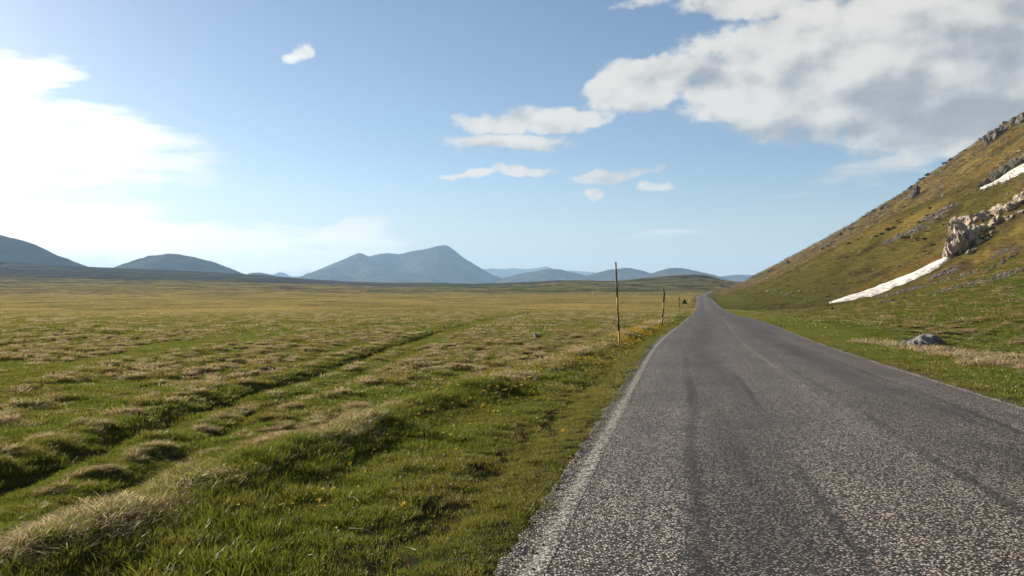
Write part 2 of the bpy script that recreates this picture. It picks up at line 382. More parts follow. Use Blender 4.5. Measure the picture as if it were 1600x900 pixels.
    sh = np.exp(-(((x-108)/42)**2+((y-262)/75)**2))
    hc = lerp(hc, np.array([.092, .090, .026]), np.clip(1.5*sh, 0, .85)*ss(.5, .0, h2))
    hc = lerp(hc, np.array([.20, .155, .045]), .6*ss(.1, .5, fbm(uh/38, y/24, 4, 97)))
    hc = lerp(hc, np.array([.046, .038, .023]), .72*ss(.10, .34, fbm(uh/9, y/7, 4, 151)+.25*fbm(uh/40, y/30, 2, 152)))
    hc = hc*np.array([1.10, 1.0, .93])
    C = lerp(C, hc, hill)
    mk = (uh > 12) & (y > 40) & (y < 1500)
    if mk.any():
        he = np.zeros_like(x); sc_ = np.zeros_like(x)
        he[mk] = line_mask(x[mk], y[mk], HEATH_W, 95); sc_[mk] = line_mask(x[mk], y[mk], SCREE_W, 96)
        C = lerp(C, ORANGE, .6*he*ss(-.4, .3, h2)); C = lerp(C, GREY*.62, .85*sc_)
    return C
thd = np.linspace(R(-46), R(46), 760)
ths = np.linspace(R(46), R(314), 70)[1:]
TH = np.concatenate([thd, ths]); nT = len(TH)
RR = np.concatenate([np.linspace(.4, 3.0, 8)[:-1], np.geomspace(3.0, 320, 500)[:-1], np.geomspace(320, 3200, 200)[:-1], np.geomspace(3200, 17500, 22)])
nR = len(RR)
gx = (RR[:, None]*np.sin(TH)[None]).ravel(); gy = (RR[:, None]*np.cos(TH)[None]).ravel()
gz = H(gx, gy)
GV = np.stack([gx, gy, gz], 1)
GC = np.empty((len(gx), 3))
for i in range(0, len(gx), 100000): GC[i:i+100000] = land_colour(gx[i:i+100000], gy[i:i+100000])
ii, jj = np.meshgrid(np.arange(nR-1), np.arange(nT), indexing='ij')
jn = (jj+1) % nT
GF = np.stack([ii*nT+jj, (ii+1)*nT+jj, (ii+1)*nT+jn, ii*nT+jn], -1).reshape(-1, 4)[:, ::-1]
fc_u = uhill(gx, gy)[GF].mean(1); fc_y = gy[GF].mean(1); fc_r = uroad(gx, gy)[GF].mean(1)
is_hill = (fc_r > 7.5) & (fc_u > 8.5) & (fc_y > 20) & (fc_y < 5200)

def land_material():
    m, t = material('meadow')
    at_ = t.n('ShaderNodeAttribute', attribute_name='col').outputs[0]
    tcn = t.n('ShaderNodeTexCoord').outputs['Object']
    f1 = t.noise(tcn, 9.0, 4, .65); f2 = t.noise(tcn, 1.3, 5, .62); f3 = t.noise(tcn, .11, 5, .6)
    stretch = t.n('ShaderNodeVectorMath', {0: tcn, 1: (.25, 1, 1)}, operation='MULTIPLY').outputs[0]
    f4 = t.noise(stretch, .35, 5, .65)
    v = t.m('ADD', t.m('MULTIPLY', f1, .9), t.m('ADD', t.m('MULTIPLY', f2, .9), t.m('ADD', t.m('MULTIPLY', f3, .6), t.m('MULTIPLY', f4, .7))))
    k = t.sstep(v, .95, 2.15, .45, 1.6)
    kk = t.n('ShaderNodeCombineXYZ', {0: k, 1: k, 2: k}).outputs[0]
    c = t.mix(1.0, at_, kk, 'MULTIPLY')
    w = t.sstep(t.noise(tcn, 4.2, 5, .7), .52, .72, 0, .5)
    c = t.mix(w, c, t.mix(1.0, c, (1.9, 1.35, 1.0), 'MULTIPLY'))
    hgt = t.m('ADD', t.m('MULTIPLY', f1, .05), t.m('ADD', t.m('MULTIPLY', f2, .16), t.m('MULTIPLY', f4, .5)))
    b = t.n('ShaderNodeBump', {'Height': hgt, 'Strength': .55, 'Distance': .6})
    finish(t, t.n('ShaderNodeBsdfDiffuse', {'Color': c, 'Roughness': .6, 'Normal': b.outputs[0]}).outputs[0]); return m
MEADOW = land_material()
def submesh(name, sel):
    F = GF[sel]; used = np.unique(F); mp = np.full(len(GV), -1, np.int64); mp[used] = np.arange(len(used))
    me = mesh_np(name, GV[used], mp[F]); setcol(me, 'col', GC[used]); return me
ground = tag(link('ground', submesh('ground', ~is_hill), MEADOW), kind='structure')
hillside = tag(link('hillside', submesh('hillside', is_hill), MEADOW), kind='structure')

# ---------------------------------------------------------------- road
def road_nodes(t, paint=False):
    tcn = t.n('ShaderNodeTexCoord').outputs['Object']
    uv = t.n('ShaderNodeUVMap', uv_map='UVMap').outputs[0]
    uvs = t.n('ShaderNodeSeparateXYZ', {0: uv}); U = uvs.outputs[0]; S = uvs.outputs[1]
    vo = t.n('ShaderNodeTexVoronoi', {'Vector': tcn, 'Scale': 54.0, 'Randomness': 1.0}, feature='F1')
    vo2 = t.n('ShaderNodeTexVoronoi', {'Vector': tcn, 'Scale': 110.0}, feature='F1')
    cell = t.n('ShaderNodeSeparateColor', {0: vo.outputs['Color']}).outputs[0]
    cellh = t.n('ShaderNodeSeparateColor', {0: vo.outputs['Color']}).outputs[1]
    cell2 = t.n('ShaderNodeSeparateColor', {0: vo2.outputs['Color']}).outputs[0]
    chip = t.sstep(cell, .34, .80)
    chip = t.m('MULTIPLY', chip, t.sstep(vo.outputs['Distance'], .62, .30))
    chip = t.m('ADD', chip, t.m('MULTIPLY', t.sstep(cell2, .6, 1.0), .35))
    tone = t.mix(cellh, (.62, .51, .43), (.54, .48, .435))
    # bitumen showing: wheel paths, seams, patches (all in road coordinates)
    st = t.n('ShaderNodeCombineXYZ', {0: U, 1: t.m('MULTIPLY', S, .09), 2: 0.0}).outputs[0]
    lane = t.noise(st, 1.6, 4, .6)
    big = t.noise(tcn, .5, 4, .6)
    wob = t.m('MULTIPLY', t.m('SUBTRACT', t.noise(t.n('ShaderNodeCombineXYZ', {0: 0.0, 1: S, 2: 3.0}).outputs[0], .2, 4, .6), .5), .3)
    uw = t.m('ADD', U, wob)
    def seam(u0, w, s0, s1, hard):
        d = t.m('ADD', t.m('DIVIDE', t.m('ABSOLUTE', t.m('SUBTRACT', uw, u0)), w), t.m('MULTIPLY', t.m('SUBTRACT', t.noise(tcn, 7.0, 5, .7), .5), 3.0))
        g = t.sstep(d, 1.0, hard)
        brk = t.sstep(t.noise(t.n('ShaderNodeCombineXYZ', {0: u0*7, 1: S, 2: 1.0}).outputs[0], .16, 5, .7), .36, .56)
        return t.m('MULTIPLY', t.m('MULTIPLY', g, brk), t.m('MULTIPLY', t.sstep(S, s0-2, s0), t.sstep(S, s1+6, s1)))
    dark = t.m('MAXIMUM', seam(-.95, .085, 0, 13, .1), t.m('MAXIMUM', seam(.42, .11, 3, 14, .1), t.m('MAXIMUM', seam(1.95, .10, 6, 22, .1), seam(-1.9, .12, 0, 20, .2))))
    track = t.m('ADD', t.sstep(t.m('ABSOLUTE', t.m('SUBTRACT', U, -1.35)), .75, .1, 0, .34), t.sstep(t.m('ABSOLUTE', t.m('SUBTRACT', U, 1.45)), .8, .1, 0, .28))
    cover = t.m('SUBTRACT', t.sstep(t.m('ADD', lane, t.m('MULTIPLY', big, .7)), .5, 1.25, .55, 1.15), t.m('ADD', track, t.m('MULTIPLY', dark, .48)))
    cover = t.m('ADD', cover, t.sstep(t.m('ABSOLUTE', t.m('SUBTRACT', U, .12)), .28, .02, 0, .07))
    chip = t.m('MULTIPLY', chip, t.m('MAXIMUM', cover, .04), clamp=True)
    return tcn, U, S, chip, tone, vo, cell
def road_material():
    m, t = material('worn_chip_seal')
    tcn, U, S, chip, tone, vo, cell = road_nodes(t)
    c = t.mix(chip, (.018, .016, .0145), tone)
    h = t.m('MULTIPLY', chip, 1.0)
    b = t.n('ShaderNodeBump', {'Height': h, 'Strength': .8, 'Distance': .008})
    r = t.sstep(chip, 0, .6, .55, .85)
    principled(t, c, r, b.outputs[0], .12); return m
def paint_material():
    m, t = material('worn_road_paint')
    tcn, U, S, chip, tone, vo, cell = road_nodes(t)
    uv2 = t.n('ShaderNodeUVMap', uv_map='Across').outputs[0]
    A = t.n('ShaderNodeSeparateXYZ', {0: uv2}).outputs[0]; K = t.n('ShaderNodeSeparateXYZ', {0: uv2}).outputs[1]
    base = t.mix(chip, (.018, .016, .0145), tone)
    edge = t.sstep(t.m('ABSOLUTE', t.m('SUBTRACT', A, .5)), .5, .15)
    wear = t.noise(tcn, 3.0, 6, .7)
    grain = t.m('ADD', t.m('MULTIPLY', cell, .75), t.m('MULTIPLY', wear, .55))
    msk = t.m('MULTIPLY', t.sstep(t.m('ADD', grain, t.m('SUBTRACT', t.m('MULTIPLY', edge, .5), .5)), .38, .95), K, clamp=True)
    c = t.mix(msk, base, (.40, .365, .325))
    b = t.n('ShaderNodeBump', {'Height': chip, 'Strength': .7, 'Distance': .008})
    principled(t, c, .8, b.outputs[0], .3); return m
ROAD = road_material(); PAINT = paint_material()
HALF = 3.12
def road_z(u, y):
    return .055*(1-np.clip(np.abs(u)/HALF, 0, 1)**2)-.012*(np.exp(-((u+1.4)/.5)**2)+np.exp(-((u-1.4)/.5)**2))
def strip(name, s, us, lift, mat, parent=None, across=None, strength=1.0, jitter=0.0):
    y = s; k = (XC(y+.5)-XC(y-.5)); nrm = np.stack([1/np.sqrt(1+k*k), -k/np.sqrt(1+k*k)], 1)
    cz = Hbase(XC(y), y); n, mU = len(s), len(us)
    U = np.repeat(us[None], n, 0)
    if jitter:
        U = U.copy(); U[:, 0] += jitter*fbm(y/.35, y*0, 3, 201); U[:, -1] += jitter*fbm(y/.35, y*0+5, 3, 202)
    X = XC(y)[:, None]+U*nrm[:, :1]; Yv = y[:, None]+U*nrm[:, 1:]; Z = cz[:, None]+road_z(U, y)+lift
    V = np.stack([X, Yv, Z], -1).reshape(-1, 3)
    a, b = np.meshgrid(np.arange(n-1), np.arange(mU-1), indexing='ij')
    F = np.stack([a*mU+b, a*mU+b+1, (a+1)*mU+b+1, (a+1)*mU+b], -1).reshape(-1, 4)
    me = mesh_np(name, V, F)
    uv = me.uv_layers.new(name='UVMap'); Sv = np.repeat(s[:, None], mU, 1)
    uvs = np.stack([U, Sv], -1).reshape(-1, 2)[F.ravel()]; uv.data.foreach_set('uv', uvs.astype(np.float32).ravel())
    if across is not None:
        uv2 = me.uv_layers.new(name='Across'); ac = np.repeat(across[None], n, 0)
        st_ = np.broadcast_to(np.asarray(strength, float).reshape(-1, 1) if np.ndim(strength) else np.full((n, 1), strength), (n, mU))
        uv2.data.foreach_set('uv', np.stack([ac, st_], -1).reshape(-1, 2)[F.ravel()].astype(np.float32).ravel())
    return link(name, me, mat, parent)
S_ROAD = np.concatenate([np.linspace(-14, 2, 30)[:-1], np.linspace(2, 40, 330)[:-1], np.geomspace(40, 1160, 320)])
road = tag(strip('road', S_ROAD, np.linspace(-HALF, HALF, 25), 0.0, ROAD, jitter=.14), kind='structure')
acr = np.linspace(0, 1, 5)
strip('edge_line', S_ROAD, -2.92+(acr-.5)*.17, .002, PAINT, road, acr, .8)
strip('edge_line', S_ROAD, 2.93+(acr-.5)*.16, .002, PAINT, road, acr, .9)
sc_l = S_ROAD[(S_ROAD > 12) & (S_ROAD < 420)]
strip('centre_line', sc_l, .12+(acr-.5)*.16, .002, PAINT, road, acr, .05)

# ---------------------------------------------------------------- mountains and far hills
def mountain_material(name, a, b):
    m, t = material(name)
    tcn = t.n('ShaderNodeTexCoord').outputs['Object']
    st = t.n('ShaderNodeVectorMath', {0: tcn, 1: (1, 1, .35)}, operation='MULTIPLY').outputs[0]
    f = t.noise(st, .004, 7, .62)
    c = t.mix(t.sstep(f, .38, .62), a, b)
    g = t.noise(tcn, .02, 6, .65)
    b_ = t.n('ShaderNodeBump', {'Height': g, 'Strength': .5, 'Distance': 60.0})
    finish(t, t.n('ShaderNodeBsdfDiffuse', {'Color': c, 'Normal': b_.outputs[0]}).outputs[0]); return m
MT = mountain_material('mountain_grass', (.022, .028, .017), (.075, .064, .044))
def mountain(name, Yc, W, pts, seed, spur=.55):
    px = np.array([p[0] for p in pts], float); py = np.array([p[1] for p in pts], float)
    nx, ny = 170, 46
    q = np.linspace(px[0], px[-1], nx)
    X = (q-800)/FPX*Yc
    f = spline(pts); crest = CAMZ+(450-f(q))/FPX*Yc
    crest = crest+(Yc/FPX)*.7*fbm(q/9, q*0, 3, seed+2)
    z0 = -30.0
    v = np.linspace(-1, 1, ny); Xg, Vg = np.meshgrid(X, v)
    Yg = Yc+Vg*W
    L = W*.33
    ridge = 1-2*np.abs(fbm((Xg+.35*Vg*W)/L, Yg/(L*2.4), 4, seed))
    prof = (1-np.abs(Vg))**1.25
    k = prof*(1-spur*(1-ridge)*np.sin(np.pi*np.clip(np.abs(Vg), 0, 1))**.8)
    Z = z0+(crest[None]-z0)*k+.02*(crest[None]-z0)*fbm(Xg/(L*.2), Yg/(L*.2), 3, seed+5)*(np.abs(Vg) > .02)
    V = np.stack([Xg, Yg, Z], -1).reshape(-1, 3)
    a, b = np.meshgrid(np.arange(ny-1), np.arange(nx-1), indexing='ij')
    F = np.stack([a*nx+b, a*nx+b+1, (a+1)*nx+b+1, (a+1)*nx+b], -1).reshape(-1, 4)
    return tag(link(name, mesh_np(name, V, F), MT), kind='structure')
mountain('mountain', 8500, 2300, [(440, 452), (465, 437), (500, 420), (530, 407), (552, 398), (566, 394), (576, 397.5), (590, 394), (605, 391.5), (622, 394.5), (645, 390), (670, 386.5), (684, 381.5), (690, 379.8), (694, 379.2), (699, 380.8), (706, 386), (725, 401), (745, 414), (765, 426), (790, 436), (825, 452)], 301)
mountain('hill', 3500, 900, [(-330, 380), (-220, 345), (-120, 343), (-60, 351), (0, 365), (30, 372), (60, 384), (100, 402), (130, 413), (175, 430)], 311, .2)
mountain('hill', 4700, 1000, [(140, 436), (185, 415), (215, 404), (245, 396.5), (268, 394), (295, 399), (325, 405.5), (355, 417), (385, 429), (425, 446)], 321, .2)
mountain('hill', 5600, 700, [(365, 440), (385, 428), (402, 425), (418, 427), (450, 438)], 331, .2)
mountain('hill', 12500, 1200, [(405, 442), (428, 428), (440, 425), (456, 431), (470, 430), (485, 425), (500, 433), (520, 445)], 341)
mountain('hill', 7600, 1400, [(755, 448), (780, 436), (800, 430), (830, 422.5), (870, 419), (890, 423.5), (920, 431), (960, 446)], 351)
mountain('hill', 7200, 1300, [(885, 442), (912, 431), (930, 426), (955, 420), (975, 417), (1000, 421), (1022, 427), (1060, 442)], 361)
mountain('hill', 6600, 1300, [(965, 444), (1000, 430), (1020, 424), (1050, 417), (1072, 418), (1100, 425), (1125, 432), (1165, 446)], 371)
mountain('mountain', 15500, 1500, [(640, 442), (720, 426), (760, 419), (800, 418), (830, 419), (850, 415), (870, 419), (900, 422), (935, 425), (1010, 428), (1080, 433), (1130, 442)], 381)
mountain('hill', 9000, 900, [(1085, 440), (1120, 432), (1160, 428.5), (1200, 431), (1260, 440)], 391)

# ---------------------------------------------------------------- rocks
def rock_material(name, a, b, dark):
    m, t = material(name)
    tcn = t.n('ShaderNodeTexCoord').outputs['Object']
    oi = t.n('ShaderNodeObjectInfo').outputs['Random']
    p = t.n('ShaderNodeVectorMath', {0: tcn, 1: t.n('ShaderNodeCombineXYZ', {0: t.m('MULTIPLY', oi, 40.0), 1: oi, 2: oi}).outputs[0]}, operation='ADD').outputs[0]
    f = t.noise(p, 1.3, 7, .68); g = t.noise(p, 5.0, 6, .7)
    c = t.mix(t.sstep(f, .4, .62), a, b)
    c = t.mix(t.sstep(g, .50, .63, 0, .9), c, dark)
    bm_ = t.n('ShaderNodeBump', {'Height': t.m('ADD', f, t.m('MULTIPLY', g, .5)), 'Strength': .8, 'Distance': .25})
    principled(t, c, .9, bm_.outputs[0], .2); return m
LIME = rock_material('pale_limestone', (.41, .335, .265), (.26, .22, .175), (.065, .060, .034))
LIMED = rock_material('grey_limestone', (.15, .13, .115), (.095, .082, .072), (.045, .042, .028))
BOULD = rock_material('boulder_stone', (.27, .255, .24), (.17, .16, .15), (.07, .066, .055))
def rock_mesh(seed, sub=3, rough=.16, planes=14, dlo=.62):
    r_ = np.random.default_rng(seed)
    bm = bmesh.new(); bmesh.ops.create_icosphere(bm, subdivisions=sub, radius=1)
    D = np.array([v.co[:] for v in bm.verts]); D /= np.linalg.norm(D, axis=1)[:, None]
    N = r_.normal(size=(planes, 3)); N /= np.linalg.norm(N, axis=1)[:, None]; d = r_.uniform(dlo, 1.0, planes)
    dots = D@N.T; rad = np.where(dots > .05, d[None]/np.maximum(dots, .05), 9).min(1); rad = np.minimum(rad, 1.25)
    o = r_.uniform(0, 50)
    nz = fbm(D[:, 0]*2.2+o+D[:, 2], D[:, 1]*2.2-D[:, 2]*1.7, 4, seed)
    rad = rad*(1+rough*nz*1.6)
    P = D*rad[:, None]
    for v, p in zip(bm.verts, P): v.co = p
    me = bpy.data.meshes.new('rock'); bm.to_mesh(me); bm.free()
    return me
ROCKS = [rock_mesh(500+i) for i in range(8)]
CRAG = [rock_mesh(540+i, 4, .34, 9) for i in range(7)]
def put_rock(px, py, w, h, mat, name='rock', parent=None, meshes=ROCKS, depth=.8, sink=.25, rot=None):
    p = at(px, py); D = p.y
    W = w*D/FPX/2; Hh = h*D/FPX/2
    src = random.choice(meshes); me = src.copy(); me.materials.clear(); me.materials.append(mat)
    o = bpy.data.objects.new(name, me); COL.objects.link(o)
    o.location = (p.x, p.y+W*depth*.4, p.z+Hh*(1-sink)); o.scale = (W*1.12, W*depth*1.12, Hh*1.15)
    o.rotation_euler = rot if rot else (random.uniform(-.15, .15), random.uniform(-.2, .2), random.uniform(0, 6.28))
    if parent:
        o.parent = parent; o.matrix_parent_inverse = Matrix.Translation(parent.location).inverted()
    return o
def outcrop(name, label, cat, items, mat, base, meshes=CRAG, depth=.8, rot=None):
    e = empty(name, at(*base)); tag(e, label, cat)
    for it in items: put_rock(it[0], it[1], it[2]*.88, it[3]*.86, mat, 'rock', e, meshes, depth, sink=.5, rot=rot)
    return e
outcrop('rock_outcrop', 'large pale limestone outcrop above the top end of the long snow strip', 'outcrop',
        [(1488, 400, 26, 44), (1503, 393, 26, 50), (1498, 368, 30, 34), (1519, 380, 24, 32), (1516, 352, 34, 26), (1536, 364, 22, 22), (1541, 343, 32, 22), (1558, 350, 20, 16), (1567, 334, 32, 18), (1587, 324, 28, 17), (1606, 314, 30, 18), (1626, 304, 30, 18),
         (1533, 381, 12, 10), (1578, 342, 14, 9), (1552, 366, 10, 9), (1516, 397, 10, 8), (1544, 374, 9, 7), (1597, 333, 10, 7), (1524, 392, 8, 6)], LIME, (1500, 398))
outcrop('cliff', 'dark upright crag standing out just below the hill skyline at upper right', 'cliff', [(1545, 224, 12, 22), (1556, 218, 20, 26), (1567, 209, 16, 18)], LIMED, (1552, 224))
outcrop('cliff', 'small narrow dark crag below the middle of the hill skyline', 'cliff', [(1427, 310, 8, 16), (1433, 305, 10, 20)], LIMED, (1430, 310))
outcrop('cliff', 'dark broken cliff band directly above the upper snow streak', 'cliff', [(1532, 292, 10, 7), (1545, 287, 14, 11), (1558, 280, 18, 16), (1574, 270, 18, 18), (1588, 261, 18, 16), (1604, 252, 20, 15)], LIMED, (1560, 284))
outcrop('cliff', 'reddish grey crag at the right edge of the picture below the skyline', 'cliff', [(1588, 194, 12, 14), (1601, 188, 18, 18)], LIMED, (1594, 196))
outcrop('cliff', 'tiny dark crag on the skyline above the upright crag', 'cliff', [(1571, 192, 8, 7), (1565, 196, 6, 5)], LIMED, (1570, 194))
outcrop('rock_outcrop', 'row of small broken rocks in the grass below the large pale outcrop', 'outcrop', [(1556, 419, 9, 6), (1568, 412, 12, 8), (1580, 405, 12, 8), (1590, 399, 9, 6), (1548, 423, 6, 4)], LIMED, (1568, 414))
outcrop('rock_outcrop', 'low dark stones lining the lower edge of the scree', 'outcrop', [(1386, 472, 9, 5), (1396, 470, 8, 5), (1410, 467, 10, 5), (1428, 462, 7, 5), (1378, 474, 6, 4)], LIMED, (1400, 470))
b1 = tag(put_rock(1452, 543, 50, 25, BOULD, 'boulder', None, [rock_mesh(611, 4, .24, 14, .78)], .8, .45, (0.0, -.06, .4)), 'large grey boulder behind dry tussocks on the right verge', 'boulder')
b2 = tag(put_rock(1419, 539, 20, 8.5, LIMED, 'boulder', None, [rock_mesh(602, 3, .14, 12, .8)], .8, .3), 'small dark boulder just left of the large grey one', 'boulder')
tag(put_rock(838, 529, 11, 7, BOULD, 'boulder', None, [rock_mesh(603, 3, .14, 12)], .8, .2), 'dark boulder alone in the meadow left of the tall striped pole', 'boulder')
tag(put_rock(824, 491, 5, 3, LIME, 'stone', None, [rock_mesh(604, 3, .14, 12)], .8, .2), 'tiny pale stone far out where the green meadow turns golden', 'stone')
tag(put_rock(286, 666, 11, 7, LIME, 'stone', None, [rock_mesh(605, 3, .14, 12)], .8, .2), 'pale stone lying in the dark wheel track', 'stone')
tag(put_rock(1300, 484, 6, 5, LIMED, 'stone', None, [rock_mesh(606, 3, .14, 12)], .8, .2), 'brownish stone on the green flat below the snow tip', 'stone')
for k, (px, py, w) in enumerate(sorted([(1200, 456.5, 6), (1231, 462, 7), (1239, 457.5, 5), (1250, 456, 5), (1260, 455.5, 3.5), (1274, 456.5, 4), (1222, 458, 4)])):
    tag(put_rock(px, py, w, w*.5, LIME, 'stone', None, ROCKS, .8, .2), 'small pale stone below the rounded green shoulder, %s from the left' % ORD[k], 'stone', 'pale stones at the foot of the green shoulder')

# ---------------------------------------------------------------- snow
def snow_material():
    m, t = material('old_snow')
    tcn = t.n('ShaderNodeTexCoord').outputs['Object']
    f = t.noise(tcn, .9, 5, .6)
    c = t.mix(t.sstep(f, .40, .66), (.70, .68, .65), (.42, .38, .33))
    b = t.n('ShaderNodeBump', {'Height': t.noise(tcn, 2.0, 4, .6), 'Strength': .5, 'Distance': .2})
    principled(t, c, .6, b.outputs[0], .3); return m
SNOW = snow_material()
def snow(label, up, lo, seed):
    n, mU = 70, 9
    A = [at(*p, 163) for p in up]; B = [at(*p, 163) for p in lo]
    def res(P):
        P = np.array([p[:] for p in P]); s = np.linspace(0, 1, len(P)); q = np.linspace(0, 1, n)
        return np.stack([np.interp(q, s, P[:, i]) for i in range(3)], 1)
    q = np.linspace(0, 1, n); A = res(A); B = res(B)
    for P_ in (A, B):
        for i in (0, 1): P_[:, i] = np.polyval(np.polyfit(q, P_[:, i], 3), q)
    jag = .22*fbm(q*13, q*0, 4, seed); jag2 = .22*fbm(q*13, q*0+9, 4, seed+1)
    b = np.linspace(0, 1, mU)
    bb = np.clip(b[None]*(1+jag2[:, None])+(1-b[None])*(-jag[:, None]), -.3, 1.3)
    P = A[:, None]*(1-bb[..., None])+B[:, None]*bb[..., None]
    z = H(P[..., 0].ravel(), P[..., 1].ravel()).reshape(n, mU)
    z = z+.5*(Hbase(P[..., 0].ravel(), P[..., 1].ravel()).reshape(n, mU)-z)
    th = np.sin(np.pi*b)[None]**.5*(.5*np.minimum(1, np.minimum(q, 1-q)*9))[:, None]
    P[..., 2] = z+th+.04
    F = [(i*mU+j, i*mU+j+1, (i+1)*mU+j+1, (i+1)*mU+j) for i in range(n-1) for j in range(mU-1)]
    return tag(link('snow_patch', mesh_np('snow_patch', P.reshape(-1, 3), np.array(F)), SNOW), label, 'snow')
snow('long white snow strip in the gully at the foot of the hill', [(1297, 471), (1330, 462), (1365, 450), (1400, 437), (1430, 425), (1455, 413), (1470, 404.5), (1486, 401.5)], [(1297, 474), (1330, 470), (1365, 461), (1400, 448), (1430, 437), (1455, 425), (1472, 414), (1488, 403.5)], 701)
snow('white snow streak high on the hill at the right edge', [(1530, 295), (1545, 288), (1560, 281), (1575, 272), (1590, 262), (1606, 251), (1622, 240)], [(1530, 297), (1545, 292), (1560, 287), (1575, 281), (1590, 274), (1606, 267), (1622, 259)], 711)

# ---------------------------------------------------------------- snow poles, posts and road sign
def paint(name, col, rough=.6):
    m, t = material(name); tcn = t.n('ShaderNodeTexCoord').outputs['Object']
    f = t.noise(tcn, 22, 5, .7)
    c = t.mix(t.sstep(f, .5, .72, 0, .55), col, tuple(v*.45+.03 for v in col))
    principled(t, c, rough, None, .35); return m
YEL = paint('yellow_paint', (.31, .18, .012)); YEL2 = paint('orange_paint', (.28, .13, .016)); BLK = paint('black_paint', (.013, .013, .014)); GALV = paint('galvanised_steel', (.20, .20, .21), .45); PALEP = paint('pale_post_paint', (.60, .54, .34))
def tube(pts, rad, seg=12):
    V = []; F = []
    for i, p in enumerate(pts):
        p = Vector(p); d = (Vector(pts[min(i+1, len(pts)-1)])-Vector(pts[max(i-1, 0)])).normalized()
        a = d.orthogonal().normalized(); b = d.cross(a)
        r_ = rad[i] if isinstance(rad, (list, tuple)) else rad
        V += [tuple(p+r_*(math.cos(2*math.pi*k/seg)*a+math.sin(2*math.pi*k/seg)*b)) for k in range(seg)]
    for i in range(len(pts)-1):
        for k in range(seg): F.append((i*seg+k, i*seg+(k+1) % seg, (i+1)*seg+(k+1) % seg, (i+1)*seg+k))
    n = len(V); V.append(tuple(pts[0])); V.append(tuple(pts[-1]))
    for k in range(seg):
        F.append((n, (k+1) % seg, k)); F.append((n+1, (len(pts)-1)*seg+k, (len(pts)-1)*seg+(k+1) % seg))
    me = bpy.data.meshes.new('tube'); me.from_pydata(V, [], F); me.update()
    for p in me.polygons: p.use_smooth = True
    return me
def snow_pole(label, base, tops, bands, rad, group=None):
    """tops: axis as pixel points from base to top at the depth of the base; bands: (pixel y from, to, material) from the bottom up"""
    p = at(*base); D = p.y
    axis = [Vector(((x-800)/FPX*D-p.x, 0, CAMZ+(450-y)/FPX*D-p.z)) for x, y in [base]+tops]
    axis[0] = Vector((0, 0, 0)); e = tag(empty('snow_pole', p), label, 'pole', group)
    zs = [a.z for a in axis]
    def on(z):
        z = max(min(z, zs[-1]), zs[0])
        for a, b in zip(axis[:-1], axis[1:]):
            if z <= b.z+1e-6: return a.lerp(b, (z-a.z)/(b.z-a.z))
        return axis[-1]
    ztop = zs[-1]; y0 = base[1]; y1 = tops[-1][1]
    for ya, yb, mat in bands:
        za = ztop*(y0-ya)/(y0-y1); zb = ztop*(y0-yb)/(y0-y1)
        q = [on(za)]+[a for a in axis if za+.01 < a.z < zb-.01]+[on(zb)]
        if za <= 0: q.insert(0, Vector((0, 0, -.25)))
        link('band', tube(q, rad), mat, e)
    cap = on(ztop); link('cap', tube([cap, cap+Vector((0, 0, .015))], rad*1.12), BLK, e)
    return e
snow_pole('tall yellow and black striped snow pole nearest the camera', (968, 541), [(962, 410)], [(541, 517, YEL), (517, 490, BLK), (490, 464, YEL), (464, 437, BLK), (437, 410, YEL2)], .030)
snow_pole('striped snow pole with bent black top, second along the verge', (1034, 512), [(1036.5, 482), (1038, 458), (1035.2, 450)], [(512, 508.5, BLK), (508.5, 496, YEL2), (496, 484, BLK), (484, 472, YEL), (472, 450, BLK)], .046)
snow_pole('thin striped snow pole just left of the triangular sign', (1062, 490.5), [(1061.3, 464)], [(490.5, 487, BLK), (487, 480, YEL), (480, 475, BLK), (475, 469, YEL2), (469, 464, BLK)], .055)
snow_pole('short yellow marker post beyond the triangular sign', (1077, 474), [(1077, 466)], [(474, 466, PALEP)], .07)
snow_pole('tiny pale post alone in the distant field left of the tall pole', (926, 460.5), [(926, 456)], [(460.5, 456, PALEP)], .13)
def road_sign():
    p = at(1069.5, 488); D = p.y; k = D/FPX
    e = tag(empty('road_sign', p), 'triangular warning sign seen from its dark back beside the road', 'sign')
    hb = 13.0*k; ht = 21.5*k; w = 4.5*k
    link('post', tube([(0, 0, -.3), (0, 0, ht*.9)], .035), GALV, e)
    rr = .09; pts = []
    corners = [Vector((-w, 0, hb)), Vector((w, 0, hb)), Vector((0, 0, ht))]
    cen = sum(corners, Vector())/3
    for c in corners:
        d = (cen-c).normalized(); o = c+d*rr*2; base = math.atan2(-d.z, -d.x)
        for q in np.linspace(-R(60), R(60), 7): pts.append((o.x+rr*math.cos(base+q), o.z+rr*math.sin(base+q)))
    n = len(pts); V = [(x, -.045, z) for x, z in pts]+[(x, -.06, z) for x, z in pts]
    F = [tuple(range(n))[::-1], tuple(range(n, 2*n))]+[(i, (i+1) % n, n+(i+1) % n, n+i) for i in range(n)]
    me = bpy.data.meshes.new('plate'); me.from_pydata(V, [], F); me.update()
    link('plate', me, paint('sign_back', (.016, .016, .018), .6), e)
    for z in (hb+.12, hb+(ht-hb)*.5):
        bm = bmesh.new(); bmesh.ops.create_cube(bm, size=1)
        hw = w*(1-(z-hb)/(ht-hb))*.75
        for v in bm.verts: v.co = (v.co.x*2*hw, -.068+v.co.y*.012, z+v.co.z*.04)
        me = bpy.data.meshes.new('bracket'); bm.to_mesh(me); bm.free(); link('bracket', me, GALV, e)
road_sign()

